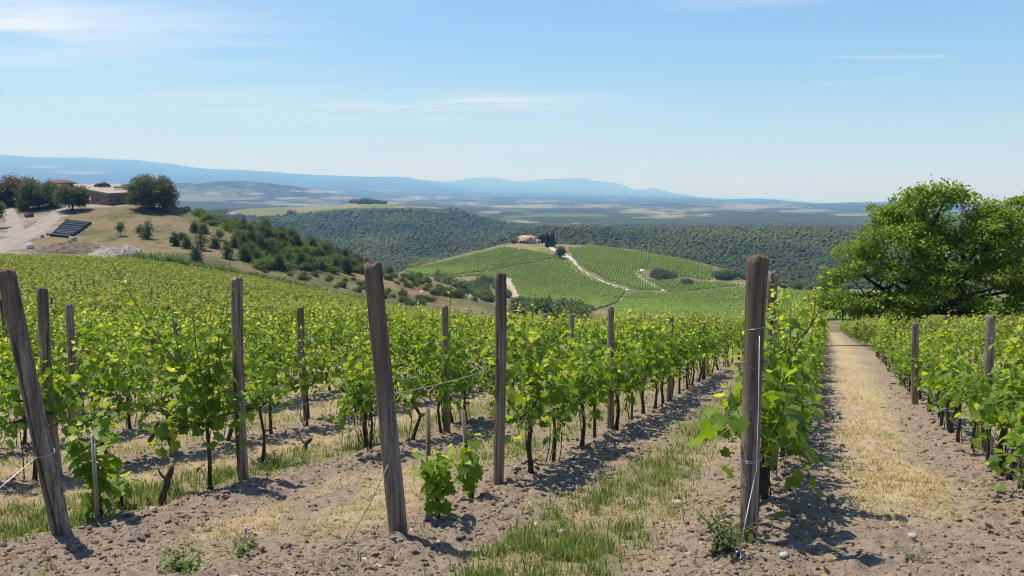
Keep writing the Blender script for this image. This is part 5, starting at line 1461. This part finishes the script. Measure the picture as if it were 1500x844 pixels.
# ------------------------------------------------------------------ buildings
def poly_slab(pts, z0, z1):
    """Prism over plan points; z0, z1 per point."""
    n = len(pts); V = [(p[0], p[1], a) for p, a in zip(pts, z0)] + [(p[0], p[1], b) for p, b in zip(pts, z1)]
    me = bpy.data.meshes.new('slab'); me.from_pydata(V, [], [tuple(reversed(range(n))), tuple(range(n, 2 * n))] + [(i, (i + 1) % n, n + (i + 1) % n, n + i) for i in range(n)]); me.update(); return me


def stone_building():
    def at(px, Y, py): t = float(t_of(px, py)); return np.array([t * Y, Y, EYE + Y * float(s_of(py))])
    A = at(159, 272, 284.5); B = at(206, 283, 282); Cc = at(206, 308, 270.5); Dd = at(108, 305, 270.5); E = at(116, 288, 276)
    foot = [A, B, Cc, Dd, E]; o = np.array([A[0], A[1], float(land(A[0], A[1])) - .2])
    t = thing('low_building', 'long low brown building with a wide pale gently sloping roof on the dirt yard', 'building', tuple(o))
    g = [-3.0] * 5; c = np.mean([p[:2] for p in foot], axis=0)
    me = poly_slab([p[:2] - o[:2] for p in foot], g, [p[2] - o[2] - .25 for p in foot]); me.materials.append(M['brown_wall']); link('wall', me, t)
    out = [c + (p[:2] - c) * 1.045 - o[:2] for p in foot]; rz_ = [p[2] - o[2] - .25 for p in foot]
    me = poly_slab(out, rz_, [z + .55 for z in rz_]); me.materials.append(M['pale_roof']); link('roof', me, t)
    # face A-E: recessed entrance, pale pillar, window; face A-B: two shallow piers
    d = norm((E - A)[:2]); nr = np.array([d[1], -d[0]]); nr = nr if nr[1] < 0 else -nr; ang = atan2(d[1], d[0]); L = np.linalg.norm((E - A)[:2])
    def on(f, z, off): p = A[:2] + d * f * L + nr * off - o[:2]; return (p[0], p[1], z)
    MB().box(on(.84, 1.35, .05), (4.6, .3, 2.9), ang).build('doorway', M['dark_open'], t)
    MB().box(on(.60, 1.45, .10), (.9, .5, 3.1), ang).build('pillar', M['concrete'], t)
    w = MB().box(on(.38, 1.9, .06), (.9, .2, 1.2), ang).build('window', M['dark_open'], t)
    MB().box(on(.38, 1.2, .10), (1.2, .2, .14), ang).build('sill', M['concrete'], w)
    d2 = norm((B - A)[:2]); n2 = np.array([d2[1], -d2[0]]); a2 = atan2(d2[1], d2[0]); L2 = np.linalg.norm((B - A)[:2])
    for f in (.30, .66):
        p = A[:2] + d2 * f * L2 + n2 * .12 - o[:2]; MB().box((p[0], p[1], 1.2), (.5, .35, 3.6), a2).build('pier', M['brown_wall'], t)
    for (px, Y, py, w_, lab) in ((184, 288, 275, 7, None), (192, 292, 272.5, 6, None)):
        q = at(px, Y, py) - o; MB().box((q[0], q[1], q[2] + .15), (w_, 2.2, .7), .1).build('roof_hatch', M['pale_roof'], t)


stone_building()


def hip_house(name, label, X, Y, Z, rz, w, d, hw, hr, wall, roof, windows=(), cat='house', group=None, parts=True, ridge=.35, over=.5, door=None, chimney=False):
    t = thing(name, label, cat, (X, Y, Z), rz, group)
    MB().box((0, 0, hw / 2 - .6), (w, d, hw + 1.2)).build('wall', M[wall], t)
    W, D = w / 2 + over, d / 2 + over; r = max(0, w / 2 * ridge)
    V = [(-W, -D, hw), (W, -D, hw), (W, D, hw), (-W, D, hw), (-W, -D, hw + .22), (W, -D, hw + .22), (W, D, hw + .22), (-W, D, hw + .22), (-r, 0, hw + hr), (r, 0, hw + hr)]
    mb = MB(); mb.add(V, [(3, 2, 1, 0), (0, 1, 5, 4), (1, 2, 6, 5), (2, 3, 7, 6), (3, 0, 4, 7), (4, 5, 9, 8), (6, 7, 8, 9)], [(5, 6, 9), (7, 4, 8)])
    rf = mb.build('roof', M[roof], t)
    if chimney: MB().box((w * .2, 0, hw + hr * .9), (.8, .8, hr * .9)).build('chimney', M[wall], rf)
    if parts:
        for (x, z, ww, wh) in windows: MB().box((x, -d / 2 - .02, z), (ww, .16, wh)).build('window', M['dark_open'], t)
        if door: MB().box((door[0], -d / 2 - .02, door[2] / 2), (door[1], .18, door[2])).build('door', M['dark_open'], t)
    return t


X, Y, Z, k = at_px(772, 357, 600, 850)
hip_house('farmhouse', 'small cream farmhouse with a low pinkish tiled roof on top of the vineyard hill', X, Y, Z, R(-28), 14, 11, 5.6, 2.1, 'cream_wall', 'pink_roof', ((-3.6, 1.6, 2.6, 2.4), (0, 1.6, 2.6, 2.4), (3.8, 3.6, 1.2, 1.4)), door=(3.6, 1.4, 2.3), chimney=True, ridge=.7, over=.9)
X, Y, Z, k = at_px(787, 354.5, 600, 850)
hip_house('outbuilding', 'low cream outbuilding between the farmhouse and the cypresses', X, Y, Z, R(-12), 8, 6, 3.0, 1.3, 'cream_wall', 'pink_roof', ((-1.5, 1.4, 2.2, 1.8),), door=(2.2, 1.3, 2.1))
t_, Yh = float(t_of(90, 275)), 306.0
hip_house('tiled_house', 'house with a hipped brown tile roof behind the trees by the yard', t_ * Yh, Yh, float(land(t_ * Yh, Yh)), R(12), 8.5, 6.5, EYE + Yh * float(s_of(269.5)) - float(land(t_ * Yh, Yh)), 1.6, 'brown_wall', 'tile_roof', ((0, 2, 1.2, 1.4),), ridge=.4)
for (px, ptop, pb, w, lab) in ((152, 265.5, 273, 3.6, 'dark pyramid shaped roof lantern showing above the long pale roof'), (143.5, 268, 273, 2.2, 'smaller dark roof lantern left of the pyramid shaped one above the pale roof')):
    Yh = 296.0; t_ = float(t_of(px, 270)); zb = EYE + Yh * float(s_of(pb)); zt = EYE + Yh * float(s_of(ptop))
    t = thing('roof_lantern', lab, 'roof lantern', (t_ * Yh, Yh, zb - .4))
    MB().box((0, 0, .1), (w * .9, w * .9, 1.0)).build('base', M['brown_wall'], t); MB().box((0, 0, .6 + (zt - zb) * .42), (w * 1.2, w * 1.2, (zt - zb) * .85), .6, taper=.06).build('roof', M['slate'], t)

# far off farmhouses and hamlets on the plain
HAMLET = [(893, 301, 'pink_roof', 26), (899, 300.5, 'tile_roof', 30), (906, 301, 'pink_roof', 26), (911, 302, 'tile_roof', 20), (888, 301.5, 'white_wall', 20), (978, 291, 'pale_roof', 30), (984, 290.5, 'white_wall', 26), (990, 291.5, 'pale_roof', 26), (996, 292, 'pale_roof', 22),
          (933, 305, 'tile_roof', 20), (940, 306, 'pink_roof', 16), (1186, 305, 'white_wall', 26), (832, 295.5, 'white_wall', 22), (955, 303, 'pale_roof', 18), (463, 279, 'white_wall', 24), (722, 284, 'white_wall', 30), (610, 276, 'white_wall', 30)]
for i, (px, py, rf, w) in enumerate(HAMLET):
    X, Y, Z = hit(px, py, 3000, 29000)
    where = 'red roofed hamlet' if i < 5 else ('hilltop village' if i < 9 else 'scattered farms')
    s = w * Y / 16000
    hip_house('far_house', f'tiny far house of the {where} on the hazy plain', X, Y, Z, rnd.uniform(-.6, .6), s, s * .7, s * .35, s * .22, 'white_wall', rf, (), 'house', f'houses of the {where}')
X, Y, Z = hit(341, 316.5, 1400, 2700)
hip_house('far_house', 'pale far farm building just left of the green fields beyond the hill ridge', X, Y, Z, .2, 30, 12, 6, 3, 'white_wall', 'pale_roof')

# ------------------------------------------------------------------ things on the dirt yard
# black pipes side by side
P0 = np.array(hit(75, 346, 150, 300)); P1 = np.array(hit(105, 349, 150, 300)); P2_ = np.array(hit(97, 325, 150, 300)); P3_ = np.array(hit(133, 329, 150, 300))
NP = 9
PIPE_WORDS = ['nearest the gravel heap'] + [f'{ordinals[i]} from the gravel heap' for i in range(1, NP - 1)] + ['farthest from the gravel heap']
for i in range(NP):
    f = i / (NP - 1) + rnd.uniform(-.02, .02); a = P0 + (P2_ - P0) * f; b = P1 + (P3_ - P1) * f; a = a + (b - a) * rnd.uniform(-.06, .06); r = .42
    za, zb = float(land(a[0], a[1])) + r, float(land(b[0], b[1])) + r; d = b[:2] - a[:2]; Lp = np.linalg.norm(d); t = thing('pipe', f'black pipe lying in the yard, the one {PIPE_WORDS[i]}', 'pipe', (a[0], a[1], za), atan2(d[1], d[0]), 'black pipes lying in the yard')
    dz = zb - za; MB().tube([(0, 0, 0), (Lp, 0, dz)], r, 14, False).build('barrel', M['black_pipe'], t, True); MB().tube([(-.05, 0, 0), (.55, 0, dz * .04)], r * 1.18, 14).build('socket', M['black_pipe'], t, True)
    MB().tube([(Lp - .02, 0, dz), (Lp + .02, 0, dz)], r * .9, 14).build('end_cap', M['slate'], t)


def yard_box(px, py, w, d, h, mt, name, label, cat, rz=.2):
    X, Y, Z = hit(px, py, 150, 300); mb = MB().box((0, 0, h / 2), (w, d, h)); mb.box((0, 0, h + .03), (w * 1.05, d * 1.05, .06 * h + .04)).box((0, -d * .25, -.05), (w * .9, .12, .12)).box((0, d * .25, -.05), (w * .9, .12, .12))
    o = mb.build(name, M[mt], None, False, (X, Y, Z), rz); tag(o, label, cat)


yard_box(45, 364, 1.6, 1.3, 1.2, 'white_box', 'crate', 'white square crate at the left end of the dark spoil heap', 'crate', .4)
yard_box(43, 318, 2.2, 1.4, 1.0, 'brown_box', 'crate', 'brown box under the wide green tree by the yard road', 'crate')
yard_box(107, 352, 1.7, .8, .9, 'concrete', 'concrete_block', 'pale concrete block at the near end of the black pipes', 'block')
yard_box(103, 354, .8, .8, .6, 'concrete', 'concrete_block', 'smaller concrete block in front of the pale one by the pipes', 'block', .5)


def lump(name, label, cat, px, py, w, d, h, mt, seed, y0=150, y1=300, rough=.25, res=22, group=None, px_units=True):
    X, Y, Z = hit(px, py, y0, y1); k = Y / FPX
    if px_units: w *= k; h *= k
    u = np.linspace(-1, 1, res); U, Vv = np.meshgrid(u, u); r = np.hypot(U, Vv)
    x, y = (U * w / 2).ravel(), (Vv * d / 2).ravel(); prof = np.clip(1 - r ** 2, 0, 1).ravel() ** .8
    z = prof * h * (1 + rough * 1.8 * fbm(x / (w * .12) + seed, y / (d * .2), 4, seed)) + prof * h * .35 * fbm(x / (w * .04), y / (d * .06), 2, seed + 3)
    zz = land(X + x, Y + y) - Z + z - .12 * (r.ravel() > .97)
    o = link(name, mesh_from(name, np.stack([x, y, zz], 1), grid_faces(res, res), M[mt], None, False), None, (X, Y, Z)); tag(o, label, cat, group); return o


lump('gravel_heap', 'long heap of pale grey gravel at the upper edge of the vineyard slope', 'heap', 178, 379, 108, 10, 15, 'gravel', 4, res=60)
lump('gravel_heap', 'small flat grey gravel heap beside the road at the left edge', 'heap', 31, 377, 46, 7, 6, 'gravel', 7, res=30)
lump('spoil_heap', 'dark low heap of dug earth in front of the black pipes', 'heap', 112, 368, 130, 9, 11, 'spoil', 9, res=60)
for i, (px, py, w, h, lab) in enumerate(((62, 348, 6, 4, 'dark boulder left of the black pipes, the left of two'), (70, 345, 5, 4, 'dark boulder left of the black pipes, the right of two'))):
    lump('boulder', lab, 'boulder', px, py, w, 1.0, h, 'spoil', 20 + i, res=10)
for i, (px, py, w, rz) in enumerate(((72, 367, 1.7, .2), (79, 370, 1.5, -.3), (86, 369, 1.6, .5), (119, 373, 1.8, .1))):
    X, Y, Z = hit(px, py, 150, 300); o = MB().box((0, 0, .12), (w, .5, .14)).box((.2, .1, .3), (w * .8, .3, .1), .3).build('plank_pile', M['plank'], None, False, (X, Y, Z + .25), rz)
    tag(o, ['few pale planks on the earth heap near the white crate', 'few pale planks, second from the white crate along the earth heap', 'few pale planks, third from the white crate along the earth heap', 'lone pale planks at the foot of the gravel heap'][i], 'planks')


def drystone(pts, hgt, label):
    W = [np.array(hit(px, py, 200, 330)) for px, py in pts]; mb = MB(); rr = random.Random(3)
    for a, b in zip(W[:-1], W[1:]):
        n = max(2, int(np.linalg.norm(b - a) / .9)); d = norm((b - a)[:2]); an = atan2(d[1], d[0])
        for i in range(n):
            for lv in range(3):
                p = a + (b - a) * (i + .5 + (.3 if lv % 2 else 0)) / n; mb.box((p[0] + rr.uniform(-.05, .05), p[1] + rr.uniform(-.08, .08), float(land(p[0], p[1])) + hgt * (lv + .45) / 3), (.92 * rr.uniform(.8, 1.05), .7 * rr.uniform(.85, 1.1), hgt / 3 * rr.uniform(.9, 1.1)), an + rr.uniform(-.1, .1), taper=.93)
    o = mb.build('stone_wall', M['dry_stone']); tag(o, label, 'wall')


drystone([(238, 308), (252, 311), (266, 312), (278, 309)], 1.7, 'low dry stone wall right of the broad dark oak on the hill')

# pale rocky bank under the oak
for i, (px, py, w, d, h, mt, lab) in enumerate(((1425, 488, 70, 5, 22, 'rock', 'pale rock outcrop behind the vines right of the oak trunk'), (1462, 484, 60, 4, 14, 'rock', 'low pale rock right of the larger outcrop by the oak'), (1500, 486, 60, 5, 18, 'rock', 'pale rock in the shade at the right edge behind the vines'))):
    lump('rock', lab, 'rock', px, py, w, d, h, mt, 40 + i, 30, 120, .5, 30)
# scattered pale rocks on the falling ridge
for i, (px, py, w) in enumerate(((618, 428, 6), (627, 432, 5), (690, 437, 9), (700, 440, 7), (640, 432, 4))):
    lump('rock', ['pale rock on the rusty patch of the falling ridge', 'second pale rock just right of the first on the rusty ridge', 'wide pale rock among the bushes left of the rusty split post', 'pale rock right beside the wide one left of the rusty split post', 'smallest pale rock on the rusty ridge'][i], 'rock', px, py, w, 1.5, w * .5, 'rock', 60 + i, 150, 320, .5, 9)

# ------------------------------------------------------------------ grass, straw, clods and stones of the near ground
def ground_cover():
    rg = np.random.default_rng(55)
    def sample(n, y0, y1):
        y = 1 / rg.uniform(1 / (y1 + 3), 1 / (y0 + 3), n) - 3; x = rg.uniform(-.72, .72, n) * (y + .8); return x, y
    def blades(n, y0, y1, which, hgt, wid, flat, name, label, mt, thr):
        x, y = sample(n, y0, y1); g, s, _ = ground_zones(x, y); f = g if which == 'g' else s
        cl = smooth(thr, thr + .35, fbm(x / .13, y / .13, 3, 91 if which == 'g' else 93)); m = rg.random(n) < f * (.12 + cl); x, y = x[m], y[m]; n = len(x); f = f[m]
        z = ground_z(x, y) - .004; az = rg.uniform(0, 2 * pi, n); h = hgt * rg.uniform(.35, 1.25, n) * (.6 + .5 * f); ln = flat * rg.uniform(.2, 1.2, n) * h; w = wid * rg.uniform(.7, 1.3, n) * (1 + y / 14)
        dx, dy = np.cos(az), np.sin(az); bx, by = -dy * w, dx * w
        p = lambda k, hz, wf: np.stack([x + dx * ln * k + bx * wf, y + dy * ln * k + by * wf, z + h * hz], 1)
        V = np.stack([p(0, 0, -.5), p(0, 0, .5), p(.35, .62, .38), p(.35, .62, -.38), p(1, .95 if flat < 1 else .75, 0)], 1).reshape(-1, 3)
        i = np.arange(n) * 5; tn = np.repeat(np.clip(.45 + rg.normal(0, .22, n) + .25 * fbm(x / .7, y / .7, 2, 17), 0, 1), 5)
        o = link(name, mesh_from(name, V, [np.stack([i, i + 1, i + 2, i + 3], 1), np.stack([i + 3, i + 2, i + 4], 1)], mt, {'tone': tn})); o['kind'] = 'stuff'; tag(o, label, 'grass'); print(name, n)
    blades(330000, 3.6, 24, 'g', .085, .0055, .7, 'grass', 'short green grass in strips between the vine rows', M['grass_blade'], -.1)
    blades(420000, 3.6, 24, 's', .05, .0040, 2.0, 'straw', 'dry straw coloured grass in strips between the vine rows', M['straw_blade'], -.25)
    # clods of broken soil
    x, y = sample(90000, 3.5, 20); g, s, near = ground_zones(x, y); m = rg.random(len(x)) < (1 - .85 * np.maximum(g, s)) * (.35 + .65 * np.exp(-(near / .6) ** 2)); x, y = x[m], y[m]; n = len(x)
    r = .004 + .018 * rg.random(n) ** 4.5; r *= (.75 + y / 18); z = ground_z(x, y) - r * .05
    o = link('soil_clods', blobs(np.stack([x, y, z], 1), np.stack([r * rg.uniform(.7, 1.6, n), r * rg.uniform(.7, 1.3, n), r * rg.uniform(.5, 1.0, n)], 1), rg.random(n), 'soil_clods', clod_material(), 21, .62)); o['kind'] = 'stuff'; tag(o, 'broken clods of dry grey brown soil along the rows', 'soil'); print('clods', n)


def clod_material():
    m, t, b = mat('clod', 0.97, 0.08); tc = t.new('ShaderNodeTexCoord'); n = t.noise(tc.outputs['Object'], 40, 4, .7)
    c = t.ramp(attr(t, 'tone'), [(0, (.14, .105, .078)), (.6, (.23, .18, .137)), (.97, (.30, .24, .185)), (1, (.50, .44, .36))]); k = t.maprange(n, .25, .75, .7, 1.2); cc = t.new('ShaderNodeCombineColor')
    for i in range(3): t.link(k, cc.inputs[i])
    t.link(t.mix(1.0, c, cc.outputs[0], 'MULTIPLY'), b.inputs['Base Color']); return m


ground_cover()
for i, (px, py, r, lab) in enumerate(((1147, 830, .03, 'pale round stone on the soil at the foot of the tall right post'), (1208, 694, .034, 'white stone in the vine shadow left of the straw path'), (833, 707, .035, 'pale stone in the grass right of the rusty split post'), (822, 783, .04, 'grey stone on the soil right of the young leafy vine'), (992, 738, .045, 'dark stone left of the tall post beside the green strip'), (1336, 790, .03, 'small white stone at the near end of the straw path'), (693, 690, .03, 'pale stone by the foot of the rusty split post'))):
    X, Y, Z = hit(px, py, 3, 30); z = float(ground_z(X, Y)[0]); me = blobs(np.array([[0, 0, 0]]), np.array([[r * 1.2, r, r * .75]]), np.array([.5]), 'stone', M['rock'], 70 + i, .22); o = link('stone', me, None, (X, Y, z + r * .35)); tag(o, lab, 'stone', 'loose stones on the soil')


def weed(px, py, label, seed, h, spread, n, leaf, flower=False, material='scrub_leaf'):
    X, Y, _ = hit(px, py, 3, 40); z0 = float(ground_z(X, Y)[0]); rg = np.random.default_rng(seed); t = thing('weed', label, 'weed', (X, Y, z0), 0)
    A = [[] for _ in range(5)]; cm = MB()
    for i in range(n):
        az = rg.uniform(0, 2 * pi); e = np.array([cos(az) * spread * rg.uniform(.2, 1), sin(az) * spread * rg.uniform(.2, 1), h * rg.uniform(.4, 1)]); c = bezier((0, 0, 0), (e[0] * .5, e[1] * .5, e[2] * .8), e, 7); cm.tube(c, .0022, 4, False)
        for l, v in zip(A, along(rg, c, .018, leaf, .7)): l.extend(v)
    V, T, tn = leaves(*[np.array(v) for v in A[:4]], 'oval', np.array(A[4])); link('leaves', mesh_from('leaves', V, T, M[material], {'tone': tn}), t); cm.build('stems', M['cane'], t)
    if flower: MB().tube([(0, 0, h * .9), (0, 0, h + .01), (0, 0, h + .035)], [.004, .009, .011], 10).build('flower', M['flower'], t, True)


weed(1062, 826, 'bushy green weed at the foot of the tall post left of the straw path', 1, .32, .24, 26, .04)
weed(1098, 812, 'small green weed touching the foot of the tall post on its right', 5, .16, .14, 9, .035)
weed(361, 800, 'small purple flowering thistle on the headland soil', 2, .09, .06, 6, .04, True)
weed(350, 812, 'low green weed beside the purple flowering thistle', 3, .12, .13, 10, .045, False, 'bramble_leaf')
weed(268, 838, 'tufted green weed at the bottom edge left of the thick middle post', 4, .16, .2, 14, .05, False, 'bramble_leaf')
weed(1336, 826, 'small green weed at the near end of the straw path', 6, .08, .09, 8, .04, False, 'bramble_leaf')


def prunings():
    """Dry twigs and withered leaves lying on the soil."""
    rg = np.random.default_rng(66); mb = MB()
    y = 1 / rg.uniform(1 / 19., 1 / 6.5, 520) - 3; x = rg.uniform(-.7, .7, 520) * (y + .8); z = ground_z(x, y)
    for i in range(len(x)):
        a = rg.uniform(0, 2 * pi); L = rg.uniform(.05, .26); r = rg.uniform(.0018, .0042); d = np.array([cos(a), sin(a), rg.uniform(-.05, .22)]) * L; p = np.array([x[i], y[i], z[i] + r + .004])
        mb.tube(bezier(p, p + d * .5 + rg.normal(0, .014, 3), p + d, 4), np.linspace(r, r * .6, 4), 4, False, a=rg.random())
    o = mb.build('prunings', M['twig']); o['kind'] = 'stuff'; tag(o, 'dry vine prunings scattered over the soil', 'twigs')
    n = 900; y = 1 / rg.uniform(1 / 19., 1 / 6.5, n) - 3; x = rg.uniform(-.7, .7, n) * (y + .8); k, d, w, near = row_coord(x, y); m = near < .75; x, y = x[m], y[m]; n = len(x)
    P = np.stack([x, y, ground_z(x, y) + .014], 1); D = np.stack([rg.normal(size=n), rg.normal(size=n), rg.normal(0, .25, n)], 1); N = np.stack([rg.normal(0, .4, n), rg.normal(0, .4, n), np.ones(n)], 1)
    V, T, tn = leaves(P, D, N, rg.uniform(.03, .07, n), 'grape_small', rg.random(n)); o = link('dead_leaves', mesh_from('dead_leaves', V, T, M['dead_leaf'], {'tone': tn})); o['kind'] = 'stuff'; tag(o, 'withered brown leaves lying under the vines', 'leaves')


M['twig'] = plain('twig', (0.20, 0.155, 0.11), (0.36, 0.29, 0.21), 12, 0.9)
M['dead_leaf'] = leaf_mat('dead_leaf', (0.14, 0.085, 0.045), (0.24, 0.17, 0.09), (0.36, 0.28, 0.15), 0.2, 0.8, 0.1)
prunings()
